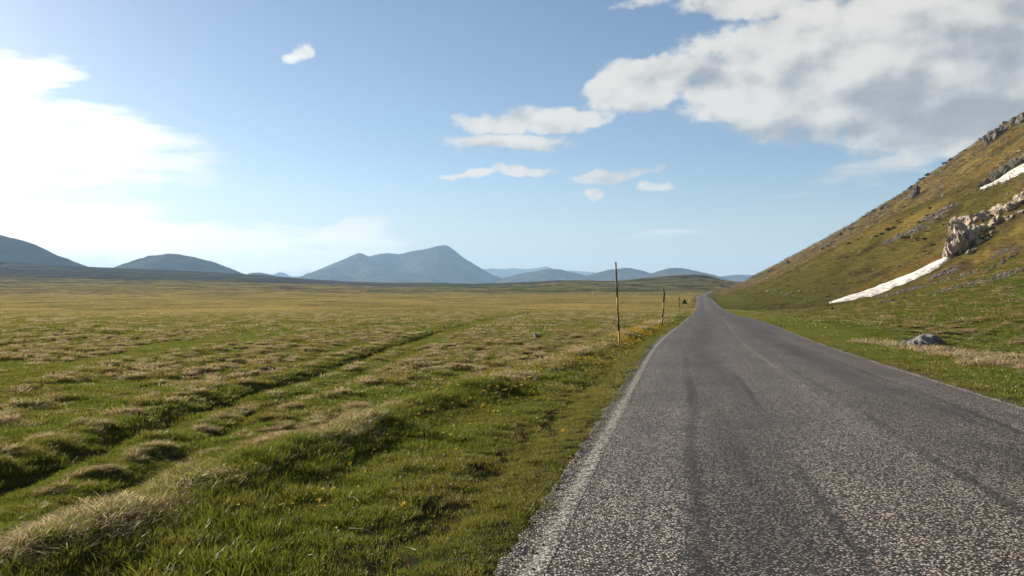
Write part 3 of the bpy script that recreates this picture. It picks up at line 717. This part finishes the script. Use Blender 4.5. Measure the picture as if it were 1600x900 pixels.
# ---------------------------------------------------------------- shrubs and trees
def leaf_material(name, a, b, trans=.3):
    m, t = material(name); oi = t.n('ShaderNodeObjectInfo').outputs['Random']
    tcn = t.n('ShaderNodeTexCoord').outputs['Object']
    c = t.mix(t.noise(tcn, 4, 3, .6), a, b); c = t.mix(oi, c, tuple(v*.6 for v in b))
    d = t.n('ShaderNodeBsdfDiffuse', {0: c}); tr = t.n('ShaderNodeBsdfTranslucent', {0: c})
    finish(t, t.n('ShaderNodeMixShader', {0: trans, 1: d.outputs[0], 2: tr.outputs[0]}).outputs[0]); return m
SHRUB = leaf_material('shrub_leaves', (.036, .038, .017), (.060, .046, .028))
BARK = paint('shrub_bark', (.085, .065, .05), .9)
def shrub_mesh(seed, n=620, flat=.7, clumps=8, leaf=.115):
    r_ = np.random.default_rng(seed)
    cc = r_.normal(size=(clumps, 3))*[.36, .36, .16]+[0, 0, .30]; rad = r_.uniform(.30, .50, clumps)
    V = []; F = []
    for i in range(n):
        k = r_.integers(clumps); d = r_.normal(size=3); d /= np.linalg.norm(d)
        c = cc[k]+d*rad[k]*r_.uniform(.45, 1.05)*[1, 1, flat]
        if c[2] < -.05: c[2] = -c[2]*.3
        a = r_.normal(size=3); a /= np.linalg.norm(a); b = np.cross(a, d); b /= np.linalg.norm(b)+1e-6
        s = leaf*r_.uniform(.6, 1.4); o = len(V)
        V += [c-a*s, c+b*s*.6, c+a*s, c-b*s*.6]; F.append((o, o+1, o+2, o+3))
    me = mesh_np('shrub', np.array(V), np.array(F), False); return me
SH = [shrub_mesh(800+i) for i in range(5)]
for s_ in SH: s_.materials.append(SHRUB)
def shrub(px, py, w, label, group, name='shrub', cat='shrub', tall=.75):
    p = at(px, py); o = bpy.data.objects.new(name, random.choice(SH)); COL.objects.link(o)
    W = w*p.y/FPX/1.2
    o.location = (p.x, p.y, p.z-.22*W-.0007*p.y); o.scale = (W, W, W*tall*random.uniform(.85, 1.2)); o.rotation_euler = (0, 0, random.uniform(0, 6.28))
    return tag(o, label, cat, group)
SKYL = [(1303, 375, 9), (1309, 366, 8), (1317, 363, 8), (1324, 356, 7), (1338, 352, 9), (1339, 345, 6), (1352, 336, 9), (1361, 331, 7), (1370, 325, 8), (1381, 322, 10), (1386, 316, 8), (1391, 319, 7), (1405, 300, 9), (1413, 303, 7), (1416, 292, 6), (1427, 289, 10),
        (1437, 277, 6), (1446, 274, 10), (1453, 268, 8), (1481, 251, 8), (1488, 243, 8), (1502, 232, 6), (1510, 231, 8), (1535, 209, 7), (1588, 166, 9), (1310, 366, 6), (1287, 385, 10), (1296, 380, 7), (1253, 403, 5)]
for k, (x, y, w) in enumerate(sorted(SKYL)): shrub(x, y+3.5, w, 'small dark shrub on the steep hill skyline, %s from its lower end' % ORD[k], 'shrubs along the hill skyline')
SLOPE = [(1377, 366, 13), (1390, 358, 13), (1399, 355, 11), (1411, 346, 8), (1403, 345, 6), (1418, 370, 13), (1434, 374, 12), (1444, 373, 11), (1430, 356, 8), (1437, 346, 8), (1428, 334, 7), (1454, 325, 9), (1450, 336, 8), (1453, 360, 9), (1327, 380, 11), (1361, 338, 7), (1403, 310, 10), (1421, 301, 8),
         (1470, 300, 7), (1484, 318, 8), (1466, 342, 9), (1478, 350, 8), (1500, 300, 6), (1515, 325, 7), (1345, 372, 8), (1358, 358, 7), (1372, 346, 7), (1396, 333, 7), (1415, 322, 6), (1445, 300, 6), (1460, 382, 9), (1448, 392, 8)]
for k, (x, y, w) in enumerate(sorted(SLOPE)): shrub(x, y, w, 'low brown green shrub on the open hill face, %s from the left' % ORD[k], 'shrubs on the open hill face', tall=.6)
FOOT = [(1327, 400, 9), (1262, 432, 9), (1235, 446, 9), (1253, 440, 6), (1305, 443, 13), (1334, 442, 12), (1319, 449, 9), (1330, 427, 13), (1345, 425, 9), (1278, 450, 10), (1290, 423, 6), (1216, 436, 5), (1224, 438, 5), (1275, 412, 5), (1355, 432, 9), (1366, 424, 9), (1345, 456, 8), (1300, 462, 9), (1260, 466, 9), (1285, 467, 8), (1320, 463, 9)]
for k, (x, y, w) in enumerate(sorted(FOOT)): shrub(x, y, w, 'low dark shrub on the rounded green shoulder, %s from the left' % ORD[k], 'shrubs on the green shoulder', tall=.45)
for k, (x, y, w) in enumerate([(1184, 429, 7), (1189, 428.5, 8), (1194, 427, 8), (1200, 425, 8), (1206, 423, 8), (1213, 421, 7)]):
    shrub(x, y, w, 'dark bush of the thicket on the low far skyline, %s from the left' % ORD[k], 'bushes of the far skyline thicket', tall=.6)
for k, (x, y, w) in enumerate(sorted([(1106, 441, 7), (1113, 442, 8), (1120, 441, 8), (1127, 441, 8), (1134, 440, 7), (1141, 439, 7), (1117, 446, 7), (1126, 446, 8), (1108, 447, 6), (1097, 447, 6), (1086, 447, 6)])):
    shrub(x, y, w, 'dark far bush behind the road bend, %s from the left' % ORD[k], 'bushes behind the road bend', tall=.6)
for k, (x, y, w) in enumerate(sorted([(1161, 458, 8), (1208, 470, 6), (1152, 486, 6), (1126, 474, 4), (1131, 478, 4), (1170, 457, 5)])): shrub(x, y, w, 'low dark bush in the grass right of the road, %s from the left' % ORD[k], 'bushes right of the road bend', tall=.45)
def tree(name, px, py, hpx, spread, label):
    p = at(px, py); k = p.y/FPX; e = tag(empty(name, p), label, 'tree'); Ht = hpx*k
    link('trunk', tube([(0, 0, -.3), (.03*Ht, 0, Ht*.35), (.035*Ht, 0, Ht*.75)], [.045*Ht, .035*Ht, .015*Ht], 8), BARK, e)
    c = link('crown', SH[1].copy(), SHRUB, e); c.location = (0, 0, Ht*.35); c.scale = (Ht*spread, Ht*spread, Ht*.66)
tree('small_tree', 1231, 414, 8, .42, 'tiny bare tree standing alone on the lower hill skyline')
tree('far_tree', 1, 415, 7, .8, 'dark tree at the far left edge beside a tiny white hut')
def far_hut():
    p = at(7, 415.5); k = p.y/FPX; e = tag(empty('hut', p), 'tiny white hut at the far left edge beside dark trees', 'hut')
    L, W, Hh = 2.2*k, 1.8*k, 1.3*k
    bm = bmesh.new(); bmesh.ops.create_cube(bm, size=1)
    for v in bm.verts: v.co = (v.co.x*2*L*.5, v.co.y*W, (v.co.z+.5)*Hh-.1*Hh)
    me = bpy.data.meshes.new('wall'); bm.to_mesh(me); bm.free(); link('wall', me, paint('white_wash', (.78, .78, .76)), e)
    V = [(-L*.56, -W*.6, Hh*.88), (L*.56, -W*.6, Hh*.88), (L*.56, W*.6, Hh*.88), (-L*.56, W*.6, Hh*.88), (-L*.56, 0, Hh*1.4), (L*.56, 0, Hh*1.4)]
    F = [(0, 1, 5, 4), (2, 3, 4, 5), (0, 4, 3), (1, 2, 5), (3, 2, 1, 0)]
    me = bpy.data.meshes.new('roof'); me.from_pydata(V, [], F); link('roof', me, paint('roof_sheet', (.18, .17, .17)), e)
far_hut()

# ---------------------------------------------------------------- grass, flowers, gravel: scattered stuff (instanced on points)
def blade_material(name, base, tip, alt, trans=.45, land=False, gloss=.035):
    m, t = material(name)
    uv = t.n('ShaderNodeUVMap', uv_map='UVMap').outputs[0]; V = t.n('ShaderNodeSeparateXYZ', {0: uv}).outputs[1]; Ub = t.n('ShaderNodeSeparateXYZ', {0: uv}).outputs[0]
    ti = t.n('ShaderNodeAttribute', attribute_name='tint', attribute_type='INSTANCER').outputs['Fac']
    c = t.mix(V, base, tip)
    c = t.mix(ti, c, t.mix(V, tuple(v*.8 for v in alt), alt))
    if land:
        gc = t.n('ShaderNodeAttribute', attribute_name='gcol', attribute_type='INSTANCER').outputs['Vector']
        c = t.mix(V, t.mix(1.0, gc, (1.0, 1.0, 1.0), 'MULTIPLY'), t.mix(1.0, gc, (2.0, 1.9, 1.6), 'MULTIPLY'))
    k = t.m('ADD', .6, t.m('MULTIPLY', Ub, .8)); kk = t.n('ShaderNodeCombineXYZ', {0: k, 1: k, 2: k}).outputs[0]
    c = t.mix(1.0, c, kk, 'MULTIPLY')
    d = t.n('ShaderNodeBsdfDiffuse', {0: c}); tr = t.n('ShaderNodeBsdfTranslucent', {0: c}); gl = t.n('ShaderNodeBsdfGlossy', {0: (.5, .5, .45, 1), 'Roughness': .38})
    s1 = t.n('ShaderNodeMixShader', {0: trans, 1: d.outputs[0], 2: tr.outputs[0]})
    finish(t, t.n('ShaderNodeMixShader', {0: gloss, 1: s1.outputs[0], 2: gl.outputs[0]}).outputs[0]); return m
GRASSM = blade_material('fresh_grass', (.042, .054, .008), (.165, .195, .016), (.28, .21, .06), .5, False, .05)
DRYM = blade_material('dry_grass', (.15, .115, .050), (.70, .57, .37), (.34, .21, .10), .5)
def tuft(name, mat, n, rad, h0, h1, w, lean, droop, seed, seg=3, wind=(.0, .0)):
    r_ = np.random.default_rng(seed); V = []; F = []; UV = []
    for i in range(n):
        a = r_.uniform(0, 2*math.pi); rr = rad*math.sqrt(r_.uniform()); bx, by = rr*math.cos(a), rr*math.sin(a)
        h = r_.uniform(h0, h1); da = a+r_.normal(0, .9); l = lean*r_.uniform(.2, 1.2)*h
        dx, dy = math.cos(da)*l+wind[0]*h, math.sin(da)*l+wind[1]*h
        fa = r_.uniform(0, math.pi); wx, wy = math.cos(fa)*w*.5, math.sin(fa)*w*.5; c = r_.uniform(); o = len(V)
        for k in range(seg):
            t = k/seg; f = t**1.7; z = h*(t-droop*t**2.6*.6); ww = 1-.55*t
            V += [(bx+dx*f-wx*ww, by+dy*f-wy*ww, z), (bx+dx*f+wx*ww, by+dy*f+wy*ww, z)]; UV += [(c, t), (c, t)]
        V.append((bx+dx, by+dy, h*(1-droop*.6))); UV.append((c, 1))
        for k in range(seg-1): F.append((o+2*k, o+2*k+1, o+2*k+3)); F.append((o+2*k, o+2*k+3, o+2*k+2))
        F.append((o+2*seg-2, o+2*seg-1, o+2*seg))
    me = mesh_np(name, np.array(V), np.array(F), False); F = np.array(F)
    uv = me.uv_layers.new(name='UVMap'); uv.data.foreach_set('uv', np.array(UV, np.float32)[F.ravel()].ravel())
    me.materials.append(mat)
    return bpy.data.objects.new(name, me)
def scatter(name, protos, P, rotz, scl, tint, idx, label=None, cat=None, tilt=None, gcol=None):
    coll = bpy.data.collections.new(name+'_set')
    for p in protos: coll.objects.link(p)
    me = bpy.data.meshes.new(name); n = len(P)
    me.vertices.add(n); me.vertices.foreach_set('co', np.asarray(P, np.float32).ravel())
    a = me.attributes.new('rot', 'FLOAT_VECTOR', 'POINT'); rv = np.zeros((n, 3), np.float32); rv[:, 2] = rotz
    if tilt is not None: rv[:, :2] = tilt
    a.data.foreach_set('vector', rv.ravel())
    a = me.attributes.new('scl', 'FLOAT_VECTOR', 'POINT'); a.data.foreach_set('vector', np.asarray(scl, np.float32).ravel())
    a = me.attributes.new('tint', 'FLOAT', 'POINT'); a.data.foreach_set('value', np.asarray(tint, np.float32))
    if gcol is not None: a = me.attributes.new('gcol', 'FLOAT_VECTOR', 'POINT'); a.data.foreach_set('vector', np.asarray(gcol, np.float32).ravel())
    a = me.attributes.new('pick', 'INT', 'POINT'); a.data.foreach_set('value', np.asarray(idx, np.int32))
    o = link(name, me)
    ng = bpy.data.node_groups.new(name, 'GeometryNodeTree')
    ng.interface.new_socket('Geometry', in_out='INPUT', socket_type='NodeSocketGeometry'); ng.interface.new_socket('Geometry', in_out='OUTPUT', socket_type='NodeSocketGeometry')
    gi = ng.nodes.new('NodeGroupInput'); go = ng.nodes.new('NodeGroupOutput')
    ci = ng.nodes.new('GeometryNodeCollectionInfo'); ci.inputs['Collection'].default_value = coll; ci.inputs['Separate Children'].default_value = True; ci.inputs['Reset Children'].default_value = True
    ip = ng.nodes.new('GeometryNodeInstanceOnPoints'); ip.inputs['Pick Instance'].default_value = True
    def attr(nm, dt):
        nd = ng.nodes.new('GeometryNodeInputNamedAttribute'); nd.data_type = dt; nd.inputs['Name'].default_value = nm; return nd.outputs['Attribute']
    er = ng.nodes.new('FunctionNodeEulerToRotation')
    L = ng.links.new
    L(gi.outputs[0], ip.inputs['Points']); L(ci.outputs[0], ip.inputs['Instance']); L(attr('pick', 'INT'), ip.inputs['Instance Index'])
    L(attr('rot', 'FLOAT_VECTOR'), er.inputs[0]); L(er.outputs[0], ip.inputs['Rotation']); L(attr('scl', 'FLOAT_VECTOR'), ip.inputs['Scale'])
    L(ip.outputs[0], go.inputs[0])
    md = o.modifiers.new('scatter', 'NODES'); md.node_group = ng
    return tag(o, label, cat, kind='stuff')
def sample(n, r0, r1, a0, a1):
    r = np.sqrt(rng.uniform(r0*r0, r1*r1, n)); a = rng.uniform(R(a0), R(a1), n)
    return r*np.sin(a), r*np.cos(a)
def soil_at(x, y):
    ur = uroad(x, y); fm = fieldmask(ur, y); c1, c2, c3 = corridors(x, y); n2 = fbm(x/1.6, y/1.6, 3, 82)
    s = fm*(c1*ss(90, 45, y)*ss(-.8, -.1, n2+.25)+.7*c2*ss(26, 10, y)*ss(-.2, .3, n2))
    vg = ss(3.15, 3.6, -ur)*(1-fm); rut = np.exp(-((ur+3.75)/.34)**2)*ss(40, 12, y)
    s = s+vg*np.exp(-((ur+3.95)/.7)**2)*.85*ss(-.02, .26, fbm(x/.2, y/.28, 3, 117))*ss(26, 10, y)
    return s+vg*np.clip(rut*ss(.08, .4, fbm(x/.35, y/.5, 3, 88))+.35*ss(.3, .5, fbm(x/.35, y/.45, 3, 89))*ss(22, 8, y), 0, 1)
def offroad(x, y, m=3.03): return np.abs(uroad(x, y)) > m+.22*fbm(x/.35, y/.35, 3, 77)

# fresh short grass in three distance zones
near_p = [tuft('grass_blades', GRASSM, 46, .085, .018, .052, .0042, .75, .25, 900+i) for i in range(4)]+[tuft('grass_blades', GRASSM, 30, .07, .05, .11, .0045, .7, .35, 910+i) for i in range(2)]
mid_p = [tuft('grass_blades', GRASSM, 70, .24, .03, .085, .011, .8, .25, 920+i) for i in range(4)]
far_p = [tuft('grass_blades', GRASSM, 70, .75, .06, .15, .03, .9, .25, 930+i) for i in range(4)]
def grass(name, protos, n, r0, r1, hs, label, tallidx=None):
    x, y = sample(n, r0, r1, -47, 47); ur = uroad(x, y)
    keep = offroad(x, y) & (rng.uniform(size=n) > .93*soil_at(x, y)) & (rng.uniform(size=n) > ss(95, 180, np.hypot(x, y))*fieldmask(ur, y)) & ~((ur > 9) & (y > 130))
    x, y = x[keep], y[keep]; ur = ur[keep]; n = len(x); r = np.hypot(x, y)
    hum = hummock(x, y)*fieldmask(ur, y)
    patch = fbm(x/1.3, y/1.3, 3, 99)
    s = (.75+.5*rng.uniform(size=n))*(1+.35*patch)*(1-.35*ss(4.6, 3.2, np.abs(ur)))
    tint = np.clip(.03+.42*ss(.05, .5, fbm(x/2.2, y/2.2, 3, 98)+.25*rng.normal(size=n))+.35*hum+.35*ss(4.4, 3.2, np.abs(ur))*rng.uniform(size=n)+.3*np.exp(-((ur+3.9)/.45)**2)*rng.uniform(size=n)+.25*ss(60, 140, r), 0, 1)
    idx = rng.integers(0, 4, n)
    if tallidx: idx = np.where(((patch > .22) | (np.abs(ur-UB(y)-.1) < .6)) & (rng.uniform(size=n) < .5), rng.integers(4, 6, n), idx)
    gz_ = np.maximum(H(x, y), np.where(np.abs(ur) < 3.3, Hbase(XC(y), y)+road_z(ur, y)-.012, -99))
    sc3 = np.stack([s, s, s*hs*(.8+.5*rng.uniform(size=n))], 1)
    return scatter(name, protos, np.stack([x, y, gz_-.004], 1), rng.uniform(0, 6.28, n), sc3, tint, idx, label, 'grass')
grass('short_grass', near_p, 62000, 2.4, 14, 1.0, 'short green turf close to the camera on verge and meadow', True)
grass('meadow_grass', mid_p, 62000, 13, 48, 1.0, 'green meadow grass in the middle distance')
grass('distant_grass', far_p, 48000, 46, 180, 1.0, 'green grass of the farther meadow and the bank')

def plain_grass():
    n = 70000; r = 120*np.exp(rng.uniform(0, math.log(1500/120), n)); a = rng.uniform(R(-40), R(17), n); x, y = r*np.sin(a), r*np.cos(a); ur = uroad(x, y)
    keep = (ur < -3.6) & (rng.uniform(size=n) < ss(115, 190, r)*(.3+.7*ss(-.25, .2, fbm(x/45, y/55, 4, 131)))); x, y, r = x[keep], y[keep], r[keep]; n = len(x)
    k = (r/170)**.8; s = k*rng.uniform(.6, 1.2, n)
    tint = np.clip(.62+.9*fbm(x/40, y/50, 3, 143)+.25*rng.normal(size=n), 0, 1)
    m = blade_material('plain_grass', (.100, .090, .028), (.170, .152, .040), (.42, .32, .115), .45)
    pr = [tuft('plain_blades', m, 60, 1.5, .10, .30, .06, .9, .4, 990+i) for i in range(4)]
    scatter('plain_grass', pr, np.stack([x, y, H(x, y)-.03], 1), rng.uniform(0, 6.28, n), np.stack([s, s, s**.6*rng.uniform(.5, 1.2, n)], 1), tint, rng.integers(0, 4, n), 'golden and green grass of the far open plain', 'grass')
plain_grass()

# dry tussocks: hummock tops, the berm along the verge, the bank on the right
wnd = (.22, -.12)
dry_n = [tuft('dry_blades', DRYM, 44, .055, .03, .105, .0040, 1.1, .6, 940+i, 4, wnd) for i in range(3)]+[tuft('dry_blades', DRYM, 36, .09, .025, .08, .0042, 1.7, .95, 950+i, 4, (.5, -.3)) for i in range(2)]
dry_m = [tuft('dry_blades', DRYM, 50, .13, .04, .16, .010, 1.2, .7, 960+i, 4, wnd) for i in range(4)]
dry_f = [tuft('dry_blades', DRYM, 60, .45, .08, .24, .028, .9, .7, 970+i, 3, wnd) for i in range(4)]
STRIPS = world_lines([([(1345, 536), (1375, 540)], .3), ([(1405, 543), (1430, 548), (1475, 553), (1500, 553)], .45), ([(1500, 556), (1540, 560), (1600, 566), (1660, 574)], .6), ([(1530, 572), (1570, 572), (1640, 580)], .4)])
def dry(name, protos, n, r0, r1, label, npick):
    x, y = sample(n, r0, r1, -47, 47); ur = uroad(x, y); fm = fieldmask(ur, y)
    c1, c2, c3 = corridors(x, y); off = np.clip(1-1.5*c1**.25-c2-1.2*c3, 0, 1)
    hum = hummock(x, y)*off; n2 = fbm(x/1.6, y/1.6, 3, 82); n1 = fbm(x/7, y/9, 2, 111)
    fine = ss(-.12, .25, fbm(x/.24, y/.24, 2, 115)); dn = fm*ss(.0, .4, hum)*ss(-.5, .05, n2+.15*n1)*(.35+.65*fine) + .02*fm*off
    bermd = np.exp(-((ur-UB(y)+.1+.25*pn(y/3.1, 0*y, 3))/.36)**2)
    dn = dn+1.0*bermd*ss(-.24, .14, fbm(x/1.6, y/2.6, 2, 118)+.02)*ss(-.25, .12, fbm(x/.5, y/.8, 3, 112)+.03)
    dn = dn+1.0*line_mask(x, y, STRIPS, 113)*ss(.06, .2, fbm(x/.8, y/.8, 3, 116))+.5*np.exp(-((ur-6.9)/.4)**2)*ss(.1, .3, fbm(x/1.6, y/1.6, 2, 113))*ss(45, 60, y)
    dn = dn+ss(7.4, 9.5, ur)*ss(.12, .5, fbm(x/1.5, y/1.0, 3, 61)+.05)*.75
    keep = offroad(x, y, 3.6) & (rng.uniform(size=n) < dn*ss(180, 110, np.hypot(x, y))) & ~((ur > 9) & (y > 130)); x, y, ur = x[keep], y[keep], ur[keep]; n = len(x)
    s = (.65+.7*rng.uniform(size=n))*(1+.9*line_mask(x, y, STRIPS, 113)+.25*np.exp(-((ur-UB(y))/.5)**2))
    right = ss(7, 9, ur)
    tint = np.clip(.25*rng.uniform(size=n)+.6*right*rng.uniform(size=n)+.5*ss(.1, .4, fbm(x/.9, y/.9, 2, 114)), 0, 1)
    return scatter(name, protos, np.stack([x, y, H(x, y)-.012], 1), rng.normal(0, 1.3, n), np.stack([s, s, s*(.6+.8*rng.uniform(size=n)**2)], 1), tint, rng.integers(0, npick, n), label, 'grass')
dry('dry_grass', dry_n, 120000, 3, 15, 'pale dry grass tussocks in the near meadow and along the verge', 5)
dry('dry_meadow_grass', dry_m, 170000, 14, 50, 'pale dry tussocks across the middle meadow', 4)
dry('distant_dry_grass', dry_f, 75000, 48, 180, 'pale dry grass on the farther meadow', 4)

def hill_grass():
    n = 85000; y = 60*np.exp(rng.uniform(0, math.log(1250/60), n)); t = rng.uniform(.245, .76, n); x = t*y; uh = uhill(x, y); ur = uroad(x, y)
    keep = (uh > 11) & (ur > 8) & (uh < 330) & ((y > 125) | (uh > 40)) & (rng.uniform(size=n) < .35+.65*ss(-.1, .35, fbm(uh/16, y/9, 3, 141))); x, y = x[keep], y[keep]; n = len(x)
    k = (y/110)**.75; s = k*rng.uniform(.5, 1.1, n)
    tint = np.clip(.45+.5*fbm(x/9, y/9, 3, 142)+.3*rng.normal(size=n), 0, 1)
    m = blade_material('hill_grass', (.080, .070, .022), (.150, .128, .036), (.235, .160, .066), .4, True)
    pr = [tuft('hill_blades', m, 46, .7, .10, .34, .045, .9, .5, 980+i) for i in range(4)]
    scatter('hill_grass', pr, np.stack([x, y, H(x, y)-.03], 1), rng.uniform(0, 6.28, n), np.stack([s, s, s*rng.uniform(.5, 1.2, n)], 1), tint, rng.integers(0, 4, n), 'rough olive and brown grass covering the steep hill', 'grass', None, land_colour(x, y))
hill_grass()

# yellow flowers along the verge
def flower(seed):
    m, t = material('flower_%d' % seed) if seed else material('yellow_petals')
    principled(t, (.80, .52, .02), .6); r_ = random.Random(seed)
    V = []; F = []
    for k in range(6):
        a = k*math.pi/3; b = a+.5; c = a-.5; o = len(V)
        V += [(0, 0, .085), (.011*math.cos(c), .011*math.sin(c), .092), (.016*math.cos(a), .016*math.sin(a), .098), (.011*math.cos(b), .011*math.sin(b), .092)]; F.append((o, o+1, o+2, o+3))
    me = bpy.data.meshes.new('flower'); me.from_pydata(V, [], F); me.materials.append(m)
    return bpy.data.objects.new('flower', me)
def flowers():
    s = np.concatenate([rng.uniform(9, 45, 5200), rng.uniform(4, 14, 120)]); n = len(s)
    u = UB(s)+.55+.38*rng.normal(size=n); u[5200:] = -4.9+.6*rng.normal(size=120)
    k = (XC(s+.5)-XC(s-.5)); x = XC(s)+u/np.sqrt(1+k*k); y = s-u*k/np.sqrt(1+k*k)
    keep = (rng.uniform(size=n) < .12+ss(.0, .3, fbm(x/1.6, y/3, 2, 121))*ss(10, 16, s)) & (uroad(x, y) < -3.5); keep[5200:] = True
    x, y = x[keep], y[keep]; n = len(x); sc = rng.uniform(.7, 1.5, n)*(1+np.hypot(x, y)/45)
    scatter('yellow_flowers', [flower(0)], np.stack([x, y, H(x, y)], 1), rng.uniform(0, 6, n), np.stack([sc]*3, 1), rng.uniform(size=n), np.zeros(n), 'small yellow flowers strewn along the left verge', 'flowers', rng.normal(0, .35, (n, 2)))
flowers()

# loose stones: scree on the hill, grit along the road edges
def pebbles(name, mat, seeds, sub=1):
    out = []
    for s_ in seeds:
        me = rock_mesh(s_, sub, .12, 8); me.materials.append(mat); out.append(bpy.data.objects.new(name, me))
    return out
def scree():
    P = []; S = []
    for pts, w in SCREE_W:
        for p, q in zip(pts[:-1], pts[1:]):
            d = (q-p); L = math.hypot(d.x, d.y); m_ = int(min(1500, max(60, L*w*1.2*(90/p.y)**.7)))
            t = rng.uniform(size=m_); off = rng.normal(0, .5*w, m_)
            nx, ny = -d.y/(L+1e-6), d.x/(L+1e-6)
            P.append(np.stack([p.x+d.x*t+nx*off, p.y+d.y*t+ny*off], 1)); S.append(rng.uniform(.10, .36, m_)*(p.y/95)**.7*rng.uniform(.5, 1, m_))
    P = np.concatenate(P); S = np.concatenate(S); n = len(P)
    scatter('scree', pebbles('scree_stone', rock_material('scree_stone', (.24, .21, .19), (.17, .15, .14), (.10, .085, .07)), range(1001, 1005)), np.stack([P[:, 0], P[:, 1], H(P[:, 0], P[:, 1])+S*.2], 1), rng.uniform(0, 6, n), np.stack([S, S*.8, S*.6], 1), rng.uniform(size=n), rng.integers(0, 4, n), 'grey scree running down the hill slope', 'scree')
scree()
def hill_stones():
    n = 5200; y = rng.uniform(95, 620, n); uh = rng.uniform(40, 200, n); x = 2.13+.245*y+uh/.971
    keep = rng.uniform(size=n) < .15+ss(.1, .5, fbm(uh/30, y/7, 4, 94)); x, y = x[keep], y[keep]; n = len(x)
    S = rng.uniform(.12, .6, n)*rng.uniform(.4, 1.2, n)*(y/200)**.5
    scatter('hill_stones', pebbles('hill_stone', rock_material('hill_stone', (.36, .31, .27), (.22, .2, .185), (.10, .09, .07)), range(1011, 1015)), np.stack([x, y, H(x, y)+S*.15], 1), rng.uniform(0, 6, n), np.stack([S, S, S*.7], 1), rng.uniform(size=n), rng.integers(0, 4, n), 'loose stones strewn over the steep hill', 'stones')
hill_stones()
def grit():
    n = 9000; s = rng.uniform(2.5, 26, n); side = np.where(rng.uniform(size=n) < .6, -1, 1); u = side*(3.1+np.abs(rng.normal(0, .16, n))*np.where(rng.uniform(size=n) < .5, -.6, 1))
    k = (XC(s+.5)-XC(s-.5)); x = XC(s)+u/np.sqrt(1+k*k); y = s-u*k/np.sqrt(1+k*k); S = rng.uniform(.003, .009, n)*rng.uniform(.6, 1.5, n)
    z = np.where(np.abs(u) < 3.1, Hbase(XC(s), s)+road_z(u, s), H(x, y))
    scatter('road_grit', pebbles('grit', rock_material('grit', (.34, .30, .27), (.2, .19, .18), (.08, .07, .06)), range(1021, 1024)), np.stack([x, y, z+S*.4], 1), rng.uniform(0, 6, n), np.stack([S, S, S*.7], 1), rng.uniform(size=n), rng.integers(0, 3, n), 'loose grit along the edges of the road', 'gravel')
grit()
# dead stalks lying on the near verge
def stalks():
    V = []; F = []
    for px_, py_ in [(735, 885), (650, 868), (560, 790), (665, 745), (722, 722), (590, 845), (500, 880), (690, 800)]:
        p = at(px_, py_); L = rng.uniform(.10, .26); a = rng.uniform(1.6, 3.0); o = len(V); w = .0018; bend = rng.normal(0, .5)
        for t in np.linspace(0, 1, 5):
            aa = a+bend*t; xx = p.x+math.cos(aa)*L*t; yy = p.y+math.sin(aa)*L*t; z = hz(xx, yy)+.035+.012*math.sin(3.1*t)
            V += [(xx-math.sin(a)*w, yy+math.cos(a)*w, z), (xx+math.sin(a)*w, yy-math.cos(a)*w, z), (xx, yy, z+w*1.6)]
        for i in (0, 3, 6, 9):
            for j in range(3): F.append((o+i+j, o+i+(j+1) % 3, o+i+3+(j+1) % 3, o+i+3+j))
    me = bpy.data.meshes.new('dead_stalks'); me.from_pydata(V, [], F)
    tag(link('dead_stalks', me, paint('straw', (.40, .33, .22))), 'pale dead stalks lying on the near left verge', 'stalks', kind='stuff')
stalks()

# ---------------------------------------------------------------- haze
def haze():
    m, t = material('haze_air')
    v = t.n('ShaderNodeVolumePrincipled', {'Color': (.42, .67, 1.0, 1), 'Density': 7.0e-5, 'Anisotropy': .1})
    out = t.n('ShaderNodeOutputMaterial'); t.nt.links.new(v.outputs[0], out.inputs['Volume'])
    lo, hi, q = -60.0, 700.0, 18500.0
    V = [(-q, -q, lo), (q, -q, lo), (q, q, lo), (-q, q, lo), (-q, -q, hi), (q, -q, hi), (q, q, hi), (-q, q, hi)]
    F = [(3, 2, 1, 0), (4, 5, 6, 7), (0, 1, 5, 4), (1, 2, 6, 5), (2, 3, 7, 6), (3, 0, 4, 7)]
    me = bpy.data.meshes.new('haze'); me.from_pydata(V, [], F)
    o = tag(link('haze', me, m), kind='stuff')
haze()
